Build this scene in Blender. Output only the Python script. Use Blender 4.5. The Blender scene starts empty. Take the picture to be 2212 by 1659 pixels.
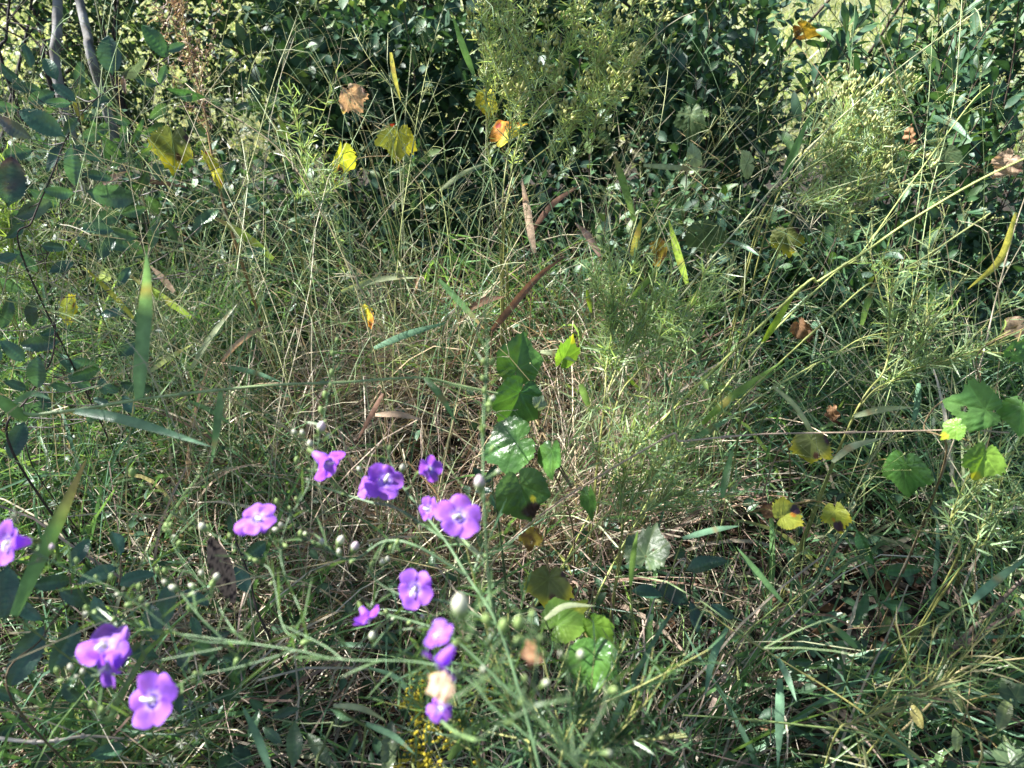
import bpy, math, random
import numpy as np
from mathutils import Vector, Matrix

# ------------------------------------------------------------------ camera, sky, sun, exposure
scene = bpy.context.scene
col = scene.collection
CAM_H, PITCH, LENS = 1.10, 33.0, 26.2
cam_data = bpy.data.cameras.new('camera')
cam = bpy.data.objects.new('camera', cam_data)
col.objects.link(cam)
cam.location = (0, 0, CAM_H)
cam.rotation_euler = (math.radians(90 - PITCH), 0, 0)
cam_data.lens = LENS
cam_data.sensor_width = 36
cam_data.clip_start = 0.02
cam_data.clip_end = 500
cam_data.dof.use_dof = True
cam_data.dof.focus_distance = 1.30
cam_data.dof.aperture_fstop = 7.0
scene.camera = cam

SUN_AZ, SUN_EL = math.radians(-70), math.radians(44)     # azimuth from +Y (view direction) towards +X
SUNV = np.array([math.sin(SUN_AZ) * math.cos(SUN_EL), math.cos(SUN_AZ) * math.cos(SUN_EL), math.sin(SUN_EL)])
world = bpy.data.worlds.new('World')
scene.world = world
world.use_nodes = True
wn = world.node_tree
bg = wn.nodes['Background']
sky = wn.nodes.new('ShaderNodeTexSky')
sky.sky_type = 'NISHITA'
sky.sun_disc = False
sky.sun_elevation = SUN_EL
sky.sun_rotation = SUN_AZ
wn.links.new(sky.outputs[0], bg.inputs[0])
bg.inputs[1].default_value = 0.05
sl = bpy.data.lights.new('sun', 'SUN')
sl.energy = 5.0
sl.angle = math.radians(0.53)
sl.color = (1.0, 0.97, 0.93)
sun = bpy.data.objects.new('sun', sl)
col.objects.link(sun)
sun.rotation_euler = Vector(SUNV).to_track_quat('Z', 'Y').to_euler()
sun.location = (-6, 4, 8)
vs = scene.view_settings
vs.view_transform = 'Standard'
vs.look = 'None'
vs.exposure = 1.82
vs.gamma = 1.0
cy = scene.cycles
cy.use_denoising = True
cy.use_adaptive_sampling = True
cy.adaptive_threshold = 0.02
cy.max_bounces = 5
cy.diffuse_bounces = 1
cy.glossy_bounces = 2
cy.transmission_bounces = 3
cy.transparent_max_bounces = 4

# ------------------------------------------------------------------ helpers
F = LENS / 36 * 2212
_p = math.radians(PITCH)
CAM = np.array([0, 0, CAM_H])
FWD = np.array([0, math.cos(_p), -math.sin(_p)])
UPV = np.array([0, math.sin(_p), math.cos(_p)])
RGT = np.array([1.0, 0, 0])

def P(u, v, d):
    """world point seen at (u, v) of a 2212 px wide picture, d metres deep"""
    return CAM + d * (FWD + RGT * ((u - 1106) / F) - UPV * ((v - 829.5) / F))

def dcan(u, v, h=0.42, cap=1.75):
    s = math.sin(_p) + math.cos(_p) * (v - 829.5) / F
    if s <= 0.05: return cap
    d = (CAM_H - h) / s
    return d if d < cap * 0.85 else min(cap, cap * 0.85 + (d - cap * 0.85) * 0.25)

def norm(a):
    a = np.asarray(a, float)
    n = np.linalg.norm(a, axis=-1, keepdims=True)
    return a / np.maximum(n, 1e-9)

def lin(r, g, b):
    c = np.array([r, g, b]) / 255.0
    return np.where(c <= 0.04045, c / 12.92, ((c + 0.055) / 1.055) ** 2.4)

def smooth(pts, n):
    pts = np.asarray(pts, float)
    if len(pts) == 2:
        t = np.linspace(0, 1, n)[:, None]
        return pts[0] * (1 - t) + pts[1] * t
    p = np.vstack([2 * pts[0] - pts[1], pts, 2 * pts[-1] - pts[-2]])
    m = len(pts) - 1
    out = []
    for x in np.linspace(0, m, n):
        i = min(int(x), m - 1); t = x - i
        a, b, c, d = p[i], p[i + 1], p[i + 2], p[i + 3]
        out.append(0.5 * (2 * b + (c - a) * t + (2 * a - 5 * b + 4 * c - d) * t * t + (3 * b - a - 3 * c + d) * t ** 3))
    return np.array(out)

class Noise:
    def __init__(s, seed, freq):
        r = np.random.default_rng(seed)
        s.k = r.normal(0, freq, (7, 3)); s.ph = r.uniform(0, 6.28, 7)
    def __call__(s, x):
        return np.sin(np.asarray(x) @ s.k.T + s.ph).mean(-1) * 1.8

class MB:
    """collects geometry with a colour per vertex; build() links it as one mesh object"""
    def __init__(s): s.V, s.C, s.Q, s.T, s.n = [], [], [], [], 0
    def add(s, v, quads=None, tris=None, c=(1, 1, 1)):
        v = np.asarray(v, float).reshape(-1, 3)
        c = np.asarray(c, float)
        if c.ndim == 1: c = np.tile(c, (len(v), 1))
        s.V.append(v); s.C.append(c.reshape(-1, 3))
        if quads is not None and len(quads): s.Q.append(np.asarray(quads).reshape(-1, 4) + s.n)
        if tris is not None and len(tris): s.T.append(np.asarray(tris).reshape(-1, 3) + s.n)
        s.n += len(v)
    def mesh(s, name, mat, smooth_shade=True):
        V = np.vstack(s.V); C = np.vstack(s.C)
        Q = np.vstack(s.Q) if s.Q else np.zeros((0, 4), int)
        T = np.vstack(s.T) if s.T else np.zeros((0, 3), int)
        me = bpy.data.meshes.new(name)
        me.vertices.add(len(V)); me.vertices.foreach_set('co', V.astype(np.float32).ravel())
        L = np.concatenate([Q.ravel(), T.ravel()]).astype(np.int32)
        me.loops.add(len(L)); me.loops.foreach_set('vertex_index', L)
        tot = np.concatenate([np.full(len(Q), 4), np.full(len(T), 3)]).astype(np.int32)
        st = np.concatenate([[0], np.cumsum(tot)[:-1]]).astype(np.int32)
        me.polygons.add(len(tot)); me.polygons.foreach_set('loop_start', st); me.polygons.foreach_set('loop_total', tot)
        me.polygons.foreach_set('use_smooth', np.full(len(tot), smooth_shade))
        me.update(calc_edges=True)
        a = me.color_attributes.new('Col', 'FLOAT_COLOR', 'POINT')
        a.data.foreach_set('color', np.hstack([np.clip(C, 0, 1), np.ones((len(C), 1))]).astype(np.float32).ravel())
        me.materials.append(mat)
        return me
    def build(s, name, mat, parent=None, kind=None, label=None, smooth_shade=True):
        return link(name, s.mesh(name, mat, smooth_shade), parent, None, kind, label)

def link(name, me, parent=None, M=None, kind=None, label=None):
    o = bpy.data.objects.new(name, me)
    col.objects.link(o)
    if parent is not None:
        o.parent = parent
        o.matrix_parent_inverse = WORLD[parent.name].inverted()
    W = M if M is not None else Matrix.Identity(4)
    o.matrix_basis = W
    WORLD[o.name] = W
    if kind: o['kind'] = kind
    if label: o['label'] = label
    return o
WORLD = {}

def thing(name, label, cat, loc, group=None):
    o = bpy.data.objects.new(name, None)
    col.objects.link(o)
    o.empty_display_size = 0.02
    W = Matrix.Translation(Vector([float(x) for x in loc]))
    o.matrix_basis = W
    WORLD[o.name] = W
    o['label'] = label; o['category'] = cat
    if group: o['group'] = group
    return o

def tag(o, label, cat, group=None):
    o['label'] = label; o['category'] = cat
    if group: o['group'] = group
    return o

def ribbons(mb, Pn, W, C, ref=None, fold=0.0, twist=None):
    """Pn (N,K,3) centre lines, W (N,K) half widths, C (N,K,3) or (N,3)"""
    N, K, _ = Pn.shape
    T = norm(np.gradient(Pn, axis=1))
    if ref is None: ref = np.array([0, 0, 1.0])
    ref = np.broadcast_to(np.asarray(ref, float).reshape((-1, 1, 3)) if np.ndim(ref) == 2 else ref, (N, K, 3))
    S = norm(np.cross(T, ref)); Nn = np.cross(S, T)
    if twist is not None:
        S, Nn = S * np.cos(twist)[..., None] + Nn * np.sin(twist)[..., None], Nn * np.cos(twist)[..., None] - S * np.sin(twist)[..., None]
    C = np.asarray(C, float)
    if C.ndim == 2: C = np.repeat(C[:, None, :], K, 1)
    cols = [Pn - S * W[..., None], Pn + S * W[..., None]] if not fold else [Pn - S * W[..., None], Pn - Nn * (fold * W)[..., None], Pn + S * W[..., None]]
    cc = [C, C] if not fold else [C, C * 1.18, C]
    m = len(cols)
    V = np.stack(cols, 2).reshape(-1, 3); CC = np.stack(cc, 2).reshape(-1, 3)
    base = (np.arange(N) * K * m)[:, None, None] + (np.arange(K - 1) * m)[None, :, None] + np.arange(m - 1)[None, None, :]
    q = np.stack([base, base + 1, base + m + 1, base + m], -1).reshape(-1, 4)
    mb.add(V, q, None, CC)

def tubes(mb, Pn, R, C, sides=3):
    N, K, _ = Pn.shape
    T = norm(np.gradient(Pn, axis=1))
    ref = np.where(np.abs(T[..., 2:3]) > 0.9, np.array([1.0, 0.1, 0]), np.array([0.05, 0.1, 1.0]))
    A = norm(np.cross(T, ref)); B = np.cross(T, A)
    an = np.arange(sides) * 2 * math.pi / sides
    V = Pn[:, :, None, :] + R[:, :, None, None] * (A[:, :, None, :] * np.cos(an)[:, None] + B[:, :, None, :] * np.sin(an)[:, None])
    C = np.asarray(C, float)
    if C.ndim == 1: C = np.broadcast_to(C, (N, 3))
    if C.ndim == 2: C = np.repeat(C[:, None, :], K, 1)
    CC = np.repeat(C[:, :, None, :], sides, 2)
    b = (np.arange(N) * K * sides)[:, None, None] + (np.arange(K - 1) * sides)[None, :, None]
    j = np.arange(sides)[None, None, :]; j2 = (j + 1) % sides
    q = np.stack([b + j, b + j2, b + sides + j2, b + sides + j], -1).reshape(-1, 4)
    mb.add(V.reshape(-1, 3), q, None, CC.reshape(-1, 3))

def tube(mb, pts, r0, r1, c, sides=5, n=None, c2=None):
    pts = np.asarray(pts, float)
    p = smooth(pts, n or max(6, 4 * len(pts)))
    t = np.linspace(0, 1, len(p))
    cc = np.asarray(c)[None, :] * (1 - t[:, None]) + np.asarray(c2 if c2 is not None else c)[None, :] * t[:, None]
    tubes(mb, p[None], (r0 + (r1 - r0) * t)[None], cc[None], sides)
    return p

OCT_V = np.array([[0, 0, 0], [1, 0, .45], [0, 1, .45], [-1, 0, .45], [0, -1, .45], [0, 0, 1]], float)
OCT_T = np.array([[0, 2, 1], [0, 3, 2], [0, 4, 3], [0, 1, 4], [1, 2, 5], [2, 3, 5], [3, 4, 5], [4, 1, 5]])
def frames(d):
    d = norm(d)
    ref = np.where(np.abs(d[:, 2:3]) > 0.9, np.array([1.0, 0, 0]), np.array([0, 0, 1.0]))
    a = norm(np.cross(d, ref)); b = np.cross(d, a)
    return np.stack([a, b, d], -1)                 # columns a, b, d
def instances(mb, tv, M, T, C, quads=None, tris=None, tc=None):
    N, n = len(M), len(tv)
    V = np.einsum('nij,vj->nvi', M, tv) + T[:, None, :]
    CC = np.repeat(np.asarray(C)[:, None, :], n, 1)
    if tc is not None: CC = CC * tc[None]
    off = (np.arange(N) * n)[:, None, None]
    mb.add(V.reshape(-1, 3), (quads[None] + off).reshape(-1, 4) if quads is not None else None, (tris[None] + off).reshape(-1, 3) if tris is not None else None, CC.reshape(-1, 3))
def seeds(mb, pos, d, size, c, fat=0.4):
    pos = np.asarray(pos); N = len(pos)
    if not N: return
    M = frames(np.asarray(d)) * np.asarray(size).reshape(-1, 1, 1)
    tv = OCT_V * np.array([fat, fat, 1])
    instances(mb, tv, M, pos, np.broadcast_to(c, (N, 3)), tris=OCT_T)

# ------------------------------------------------------------------ materials
def leaf_mat(name, rough=0.42, trans=0.35, spec=0.5, var=0.25, nscale=60, bump=0.15, tcol=(1.3, 1.3, 0.55)):
    m = bpy.data.materials.new(name); m.use_nodes = True
    nt = m.node_tree; N = nt.nodes; Lk = nt.links
    pr = N['Principled BSDF']; out = N['Material Output']
    at = N.new('ShaderNodeAttribute'); at.attribute_name = 'Col'
    geo = N.new('ShaderNodeNewGeometry')
    no = N.new('ShaderNodeTexNoise'); no.inputs['Scale'].default_value = nscale; no.inputs['Detail'].default_value = 3
    Lk.new(geo.outputs['Position'], no.inputs['Vector'])
    mr = N.new('ShaderNodeMapRange'); mr.inputs['From Min'].default_value = 0.3; mr.inputs['From Max'].default_value = 0.7
    mr.inputs['To Min'].default_value = 1 - var; mr.inputs['To Max'].default_value = 1 + var
    Lk.new(no.outputs['Fac'], mr.inputs['Value'])
    mx = N.new('ShaderNodeVectorMath'); mx.operation = 'SCALE'
    Lk.new(at.outputs['Color'], mx.inputs[0]); Lk.new(mr.outputs[0], mx.inputs['Scale'])
    Lk.new(mx.outputs[0], pr.inputs['Base Color'])
    pr.inputs['Roughness'].default_value = rough
    pr.inputs['Specular IOR Level'].default_value = spec
    if bump:
        bp = N.new('ShaderNodeBump'); bp.inputs['Strength'].default_value = bump; bp.inputs['Distance'].default_value = 0.003
        n2 = N.new('ShaderNodeTexNoise'); n2.inputs['Scale'].default_value = nscale * 4; Lk.new(geo.outputs['Position'], n2.inputs['Vector'])
        Lk.new(n2.outputs['Fac'], bp.inputs['Height']); Lk.new(bp.outputs[0], pr.inputs['Normal'])
    if trans:
        tr = N.new('ShaderNodeBsdfTranslucent')
        tm = N.new('ShaderNodeVectorMath'); tm.operation = 'MULTIPLY'; tm.inputs[1].default_value = tcol
        Lk.new(mx.outputs[0], tm.inputs[0]); Lk.new(tm.outputs[0], tr.inputs['Color'])
        ms = N.new('ShaderNodeMixShader'); ms.inputs[0].default_value = trans
        Lk.new(pr.outputs[0], ms.inputs[1]); Lk.new(tr.outputs[0], ms.inputs[2]); Lk.new(ms.outputs[0], out.inputs['Surface'])
    return m
M_LEAF = leaf_mat('leaf_blade', 0.40, 0.38, 0.5)
M_GLOSS = leaf_mat('glossy_leaf', 0.30, 0.28, 0.6, bump=.3, nscale=50)
M_BRAM = leaf_mat('pleated_leaf', 0.34, 0.22, 0.8, bump=.3)
M_WAX = leaf_mat('waxy_evergreen_leaf', 0.50, 0.22, 0.5, nscale=40)
M_GRASS = leaf_mat('grass_blade', 0.34, 0.42, 0.45, nscale=90)
M_DRY = leaf_mat('dry_leaf', 0.65, 0.30, 0.25, var=0.35, nscale=110, tcol=(1.3, 1.05, 0.7))
M_STRAW = leaf_mat('dry_straw', 0.55, 0.18, 0.35, nscale=70, bump=0, tcol=(1.2, 1.05, 0.7))
M_STEM = leaf_mat('green_stem', 0.45, 0.0, 0.4, nscale=80, bump=0)
M_WOOD = leaf_mat('woody_twig', 0.8, 0.0, 0.2, var=0.4, nscale=60, bump=0.4)
M_PETAL = leaf_mat('purple_petal', 0.5, 0.48, 0.3, var=0.14, nscale=160, bump=0.1, tcol=(1.2, 0.9, 1.2))
M_BUD = leaf_mat('flower_bud', 0.5, 0.25, 0.35, var=0.1, bump=0, tcol=(1.1, 1.1, 0.9))
M_YEL = leaf_mat('yellow_floret', 0.6, 0.3, 0.2, var=0.15, bump=0, tcol=(1.1, 1.0, 0.6))

def soil_mat():
    m = bpy.data.materials.new('shade_darkened_soil'); m.use_nodes = True
    nt = m.node_tree; N = nt.nodes; Lk = nt.links; pr = N['Principled BSDF']
    geo = N.new('ShaderNodeNewGeometry')
    n1 = N.new('ShaderNodeTexNoise'); n1.inputs['Scale'].default_value = 14; n1.inputs['Detail'].default_value = 9
    n2 = N.new('ShaderNodeTexNoise'); n2.inputs['Scale'].default_value = 1.3; n2.inputs['Detail'].default_value = 4
    for n in (n1, n2): Lk.new(geo.outputs['Position'], n.inputs['Vector'])
    cr = N.new('ShaderNodeValToRGB')
    cr.color_ramp.elements[0].position = 0.3; cr.color_ramp.elements[0].color = (0.008, 0.007, 0.006, 1)  # soil darkened, the deep shade between stems put into its colour
    cr.color_ramp.elements[1].position = 0.75; cr.color_ramp.elements[1].color = (0.045, 0.033, 0.022, 1)
    Lk.new(n1.outputs['Fac'], cr.inputs[0])
    mx = N.new('ShaderNodeMix'); mx.data_type = 'RGBA'
    sx = N.new('ShaderNodeSeparateXYZ'); Lk.new(geo.outputs['Position'], sx.inputs[0])
    ad = N.new('ShaderNodeMath'); ad.operation = 'ADD'; Lk.new(sx.outputs[1], ad.inputs[0]); Lk.new(n2.outputs['Fac'], ad.inputs[1])
    mr = N.new('ShaderNodeMapRange'); mr.inputs['From Min'].default_value = 4.0; mr.inputs['From Max'].default_value = 5.4
    Lk.new(ad.outputs[0], mr.inputs['Value']); Lk.new(mr.outputs[0], mx.inputs[0])
    cr2 = N.new('ShaderNodeValToRGB')                # beyond the thicket: a mown meadow of pale green turf
    cr2.color_ramp.elements[0].position = 0.3; cr2.color_ramp.elements[0].color = (0.10, 0.13, 0.04, 1)
    cr2.color_ramp.elements[1].position = 0.7; cr2.color_ramp.elements[1].color = (0.30, 0.30, 0.13, 1)
    Lk.new(n1.outputs['Fac'], cr2.inputs[0])
    Lk.new(cr.outputs[0], mx.inputs['A']); Lk.new(cr2.outputs[0], mx.inputs['B'])
    Lk.new(mx.outputs['Result'], pr.inputs['Base Color'])
    pr.inputs['Roughness'].default_value = 0.95
    bp = N.new('ShaderNodeBump'); bp.inputs['Strength'].default_value = 0.8; bp.inputs['Distance'].default_value = 0.03
    Lk.new(n1.outputs['Fac'], bp.inputs['Height']); Lk.new(bp.outputs[0], pr.inputs['Normal'])
    return m
M_SOIL = soil_mat()

# ------------------------------------------------------------------ ground
GN = Noise(3, 5.0)
def ground_z(x, y):
    x = np.asarray(x, float); y = np.asarray(y, float)
    q = np.stack([x, y, 0 * x], -1)
    return 0.02 * GN(q) + 0.012 * GN(q * 3.1)
def make_ground():
    mb = MB()
    xs = np.concatenate([[-150, -60, -25, -12, -7], np.linspace(-4, 4, 101), [7, 12, 25, 60, 150]])
    ys = np.concatenate([[-150, -50, -15, -4], np.linspace(-1, 7, 101), [9, 12, 20, 40, 80, 200]])
    X, Y = np.meshgrid(xs, ys)
    Z = np.where((np.abs(X) < 5) & (Y < 8) & (Y > -2), ground_z(X, Y), 0)
    ny, nx = X.shape
    i = (np.arange(ny - 1)[:, None] * nx + np.arange(nx - 1)[None]).ravel()
    mb.add(np.stack([X, Y, Z], -1).reshape(-1, 3), np.stack([i, i + 1, i + nx + 1, i + nx], -1), None, (1, 1, 1))
    o = mb.build('ground', M_SOIL, kind='structure')
    o['label'] = 'shade-darkened soil under the thicket and the pale meadow turf beyond'
make_ground()

# ------------------------------------------------------------------ palettes (base colours)
STRAW = [np.array(c) for c in ((.54, .47, .34), (.40, .34, .25), (.30, .23, .17), (.62, .56, .44), (.20, .14, .11), (.42, .32, .26), (.36, .38, .23))]
GREEN = [np.array(c) for c in ((.10, .21, .10), (.14, .26, .11), (.08, .17, .09), (.20, .31, .12), (.12, .23, .14), (.07, .15, .085))]
def pick(r, pal, n): return np.array(pal)[r.integers(0, len(pal), n)] * r.uniform(0.75, 1.25, (n, 1))

# ------------------------------------------------------------------ thatch of fine grass (nobody could count it)
SOIL_GAPS = [(P(1880, 1330, 1.2), 0.16), (P(1960, 1250, 1.25), 0.12), (P(1750, 1620, 1.0), 0.10), (P(620, 1450, 1.05), 0.06)]
POCKET = Noise(19, 13.0)
def sprouts(seed, n, ylo, yhi, len_lo, len_hi, el_lo, el_hi, droop, K=7, margin=0.35, keep=None):
    r = np.random.default_rng(seed)
    n0, n = n, n * 2
    y = r.uniform(ylo, yhi, n * 2); half = 0.70 * np.hypot(y, 0.7) + margin
    x = r.uniform(-1, 1, n * 2) * (0.70 * math.hypot(yhi, 0.7) + margin)
    nc = max(20, n // 22); ci = r.integers(0, nc, n * 2)          # stems grow in clumps that lean together
    cx = r.uniform(-1, 1, nc) * (0.70 * math.hypot(yhi, 0.7) + margin); cyy = r.uniform(ylo, yhi, nc); caz = r.uniform(0, 2 * math.pi, nc)
    cl = r.random(n * 2) < 0.75
    x = np.where(cl, cx[ci] + r.normal(0, .035, n * 2), x); y = np.where(cl, cyy[ci] + r.normal(0, .035, n * 2), y); half = 0.70 * np.hypot(y, 0.7) + margin
    ok = np.abs(x) < half
    for g, rad in SOIL_GAPS:
        ok &= (np.hypot(x - g[0], y - g[1]) > rad * r.uniform(0.6, 1.4, len(x)))
    ok &= r.random(len(x)) < np.clip(.62 + .75 * POCKET(np.stack([x, y, 0 * x], -1)), .06, 1)      # open dark pockets between the clumps
    if keep is not None: ok &= keep(x, y, r)
    m_ = np.where(cl, caz[ci] + r.normal(0, .8, len(cl)), r.uniform(0, 2 * math.pi, len(cl)))[ok][:n0]
    x, y = x[ok][:n0], y[ok][:n0]; n = len(x)
    L = r.uniform(len_lo, len_hi, n); az = m_
    el = np.radians(r.uniform(el_lo, el_hi, n)); dr = r.uniform(0.3, 1.0, n) * droop
    Pn = np.zeros((n, K, 3)); Pn[:, 0] = np.stack([x, y, ground_z(x, y) + r.uniform(0, 0.10, n)], -1)
    for k in range(1, K):
        e = el - dr * (k / K) ** 1.5; a = az + r.normal(0, 0.12, n)
        st = (L / (K - 1))[:, None]
        Pn[:, k] = Pn[:, k - 1] + st * np.stack([np.cos(e) * np.cos(a), np.cos(e) * np.sin(a), np.sin(e)], -1)
        Pn[:, k, 2] = np.maximum(Pn[:, k, 2], 0.015)
    return Pn, r

def patch(x, y):       # where the photo shows more straw (centre and left) and more green (right)
    q = np.stack([x, y, 0 * x], -1)
    return np.clip(0.44 - .22 * np.clip((-x - .3) / .35, 0, 1) * (y > .75) - .35 * np.clip((x - .2) / .5, 0, 1) - .25 * np.clip((y - 1.3) / .5, 0, 1) + 0.60 * np.exp(-((x + .02) / .38) ** 2 - ((y - 1.05) / .5) ** 2) + 0.22 * PN(q), 0.05, 0.95)
PN = Noise(8, 4.0)

def thatch():
    # straw: thin tangled dead culms
    mb = MB()
    Pn, r = sprouts(11, 6900, 0.25, 2.05, 0.20, 0.46, 15, 80, 1.9, keep=lambda x, y, r: r.random(len(x)) < patch(x, y) + 0.03)
    Pn[:, :, 2] = np.where(Pn[:, :, 2] > 0.38, 0.38 + (Pn[:, :, 2] - 0.38) * 0.2, Pn[:, :, 2])
    n, K = Pn.shape[:2]
    W = 0.00055 + 0.0019 * r.random((n, 1)) ** 4 * np.linspace(1.1, 0.5, K)[None]
    ribbons(mb, Pn, W, pick(r, STRAW, n), ref=norm(r.normal(0, 1, (n, 3))), twist=None)
    # broken litter lying low, its colour darkened for the deep shade between stems
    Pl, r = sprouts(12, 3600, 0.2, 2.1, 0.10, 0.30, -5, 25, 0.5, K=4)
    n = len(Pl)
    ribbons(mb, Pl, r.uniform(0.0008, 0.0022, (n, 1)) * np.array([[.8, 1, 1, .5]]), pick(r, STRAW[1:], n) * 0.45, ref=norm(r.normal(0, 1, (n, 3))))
    # the mound of warm tan dead grass in the middle
    Pm, r = sprouts(16, 3600, 0.65, 1.95, 0.22, 0.48, 20, 85, 1.6, K=7, keep=lambda x, y, r: r.random(len(x)) < 1.6 * np.exp(-((x + .08) / .36) ** 2 - ((y - 1.32) / .34) ** 2))
    Pm[:, :, 2] = np.where(Pm[:, :, 2] > 0.40, 0.40 + (Pm[:, :, 2] - 0.40) * 0.2, Pm[:, :, 2]); n = len(Pm)
    ribbons(mb, Pm, (.0005 + .0020 * r.random((n, 1)) ** 3.5) * np.linspace(1.1, .4, 7)[None], pick(r, STRAW[:6], n) * [1.06, .95, .82], ref=norm(r.normal(0, 1, (n, 3))))
    # long thin culms that stand above the mat
    Pt, r = sprouts(15, 580, 0.8, 2.1, 0.45, 1.05, 55, 88, 1.1, K=9, keep=lambda x, y, r: r.random(len(x)) < np.where((x > .22) & (y > 1.15), .25, 1.0))
    n = len(Pt); cc = pick(r, [(.42, .46, .26), (.30, .42, .20), (.48, .44, .30), (.26, .40, .19)], n)
    ribbons(mb, Pt, r.uniform(.0005, .0011, (n, 1)) * np.linspace(1.1, .5, 9)[None], cc, ref=norm(r.normal(0, .3, (n, 3)) + [0, -1, .3]))
    ti = r.integers(0, n, 5200); k = r.integers(5, 9, 5200); a = Pt[ti, k]; dd = norm(r.normal(0, 1, (5200, 3)) + [0, 0, .35]); L = r.uniform(.02, .09, (5200, 1, 1)); kk = np.linspace(0, 1, 4)[None, :, None]
    br = a[:, None] + dd[:, None] * L * kk + np.array([0, 0, -.25]) * L * kk ** 2
    ribbons(mb, br, np.full((5200, 4), .00038), cc[ti], ref=norm(r.normal(0, 1, (5200, 3))))
    seeds(mb, br[:, -1], dd, r.uniform(.0022, .0036, 5200), (.42, .42, .20), .42)
    mb.build('straw_thatch', M_STRAW, kind='stuff', label='tangled dry straw stems matted through the grass')['category'] = 'straw'
    # green fine grass
    mb = MB()
    Pn, r = sprouts(13, 7400, 0.25, 2.15, 0.20, 0.46, 30, 85, 1.7, keep=lambda x, y, r: r.random(len(x)) < 1.15 - patch(x, y))
    Pn[:, :, 2] = np.where(Pn[:, :, 2] > 0.38, 0.38 + (Pn[:, :, 2] - 0.38) * 0.25, Pn[:, :, 2])
    n, K = Pn.shape[:2]
    W = (0.0007 + 0.0036 * r.random((n, 1)) ** 3) * np.array([.7, 1, 1, .95, .8, .55, .1])[None]
    C = pick(r, GREEN, n) * .95
    ribbons(mb, Pn, W, C, ref=norm(r.normal(0, 1, (n, 3)) + [0, 0, .5]), fold=0.25)
    mb.build('fine_grass', M_GRASS, kind='stuff', label='fine green grass growing thick through the straw')['category'] = 'grass'
    # low broad leaved ground cover, colours darkened to paint shade in the gaps
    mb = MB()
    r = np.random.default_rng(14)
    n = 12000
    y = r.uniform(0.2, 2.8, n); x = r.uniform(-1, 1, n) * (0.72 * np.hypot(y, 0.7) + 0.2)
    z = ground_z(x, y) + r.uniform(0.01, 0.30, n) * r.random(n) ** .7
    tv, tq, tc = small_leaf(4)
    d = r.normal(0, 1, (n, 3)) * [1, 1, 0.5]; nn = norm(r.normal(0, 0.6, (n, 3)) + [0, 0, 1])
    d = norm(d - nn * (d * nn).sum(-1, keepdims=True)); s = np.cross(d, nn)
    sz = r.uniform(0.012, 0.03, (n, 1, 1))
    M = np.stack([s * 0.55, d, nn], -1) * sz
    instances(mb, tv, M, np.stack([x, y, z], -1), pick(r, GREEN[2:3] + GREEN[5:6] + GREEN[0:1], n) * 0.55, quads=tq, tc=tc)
    mb.build('ground_cover', M_LEAF, kind='stuff', label='small shade-darkened leaves of low ground cover under the grass')['category'] = 'ground cover'
    # brown leaf litter on the soil
    mb = MB()
    n = 2600
    y = r.uniform(0.2, 2.6, n); x = r.uniform(-1, 1, n) * (0.72 * np.hypot(y, 0.7) + 0.2)
    z = ground_z(x, y) + r.uniform(0.004, 0.02, n)
    d = r.normal(0, 1, (n, 3)) * [1, 1, 0.3]; nn = norm(r.normal(0, 0.35, (n, 3)) + [0, 0, 1])
    d = norm(d - nn * (d * nn).sum(-1, keepdims=True)); s = np.cross(d, nn)
    M = np.stack([s * 0.6, d, nn], -1) * r.uniform(0.02, 0.05, (n, 1, 1))
    instances(mb, tv, M, np.stack([x, y, z], -1), pick(r, [(.16, .09, .05), (.10, .06, .04), (.24, .15, .09), (.07, .05, .04)], n), quads=tq, tc=tc)
    mb.build('leaf_litter', M_DRY, kind='stuff', label='brown fallen leaf litter lying on the dark soil')['category'] = 'leaf litter'

def leaf_geo(nL=8, nW=2, wfun=None, teeth=0, tooth=0.12, fold=0.25, curl=0.15, pucker=0.0, veins=0, seed=0, width=0.5, wav=0.0, vein_gain=0.45):
    """leaf lying along +y from 0 to 1; returns verts, quads, tint per vertex, (s, t)"""
    r = np.random.default_rng(seed)
    s = np.linspace(0, 1, nL + 1); t = np.linspace(-1, 1, 2 * nW + 1)
    w = (wfun(s) if wfun else np.sin(np.pi * s ** 0.85) ** 0.8)
    w = np.maximum(w, 0.015) * width
    Sg, Tg = np.meshgrid(s, t, indexing='ij')
    Wg = np.repeat(w[:, None], len(t), 1)
    if teeth:
        saw = 1 - ((s * teeth) % 1.0)
        Wg = Wg * (1 + tooth * (saw[:, None] - 0.5) * (np.abs(Tg) > 0.99))
    X = Tg * Wg
    Y = Sg + (0.10 * np.abs(Tg) * (1 - Sg) if teeth else 0)
    Z = -fold * np.abs(X) * -1 - curl * Sg ** 2
    if wav: Z = Z + wav * np.sin(Sg * 9 + r.uniform(0, 6)) * Tg * np.abs(Tg) + wav * .6 * np.cos(Sg * 7 + r.uniform(0, 6)) * np.abs(Tg)
    tint = np.ones(Sg.shape)
    if veins:
        ph = (Sg - 0.22 * np.abs(Tg)) * veins
        fr = np.abs((ph % 1.0) - 0.5) * 2          # 1 on the vein
        Z = Z - pucker * (fr ** 2) * (1 - np.abs(Tg)) + pucker
        tint = tint + vein_gain * np.clip((fr - 0.72) / 0.28, 0, 1) * (np.abs(Tg) < 0.97)
    tint = tint + (vein_gain + 0.15) * (np.abs(Tg) < 0.01) * (Sg < 0.95)
    m = len(t)
    i = (np.arange(nL)[:, None] * m + np.arange(m - 1)[None]).ravel()
    q = np.stack([i, i + 1, i + m + 1, i + m], -1)
    return np.stack([X, Y, Z], -1).reshape(-1, 3), q, tint.ravel(), Sg.ravel(), Tg.ravel()

def small_leaf(nL=4, **k):
    v, q, tint, s, t = leaf_geo(nL, 1, **k)
    return v, q, np.repeat(tint[:, None], 3, 1)
thatch()

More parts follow.
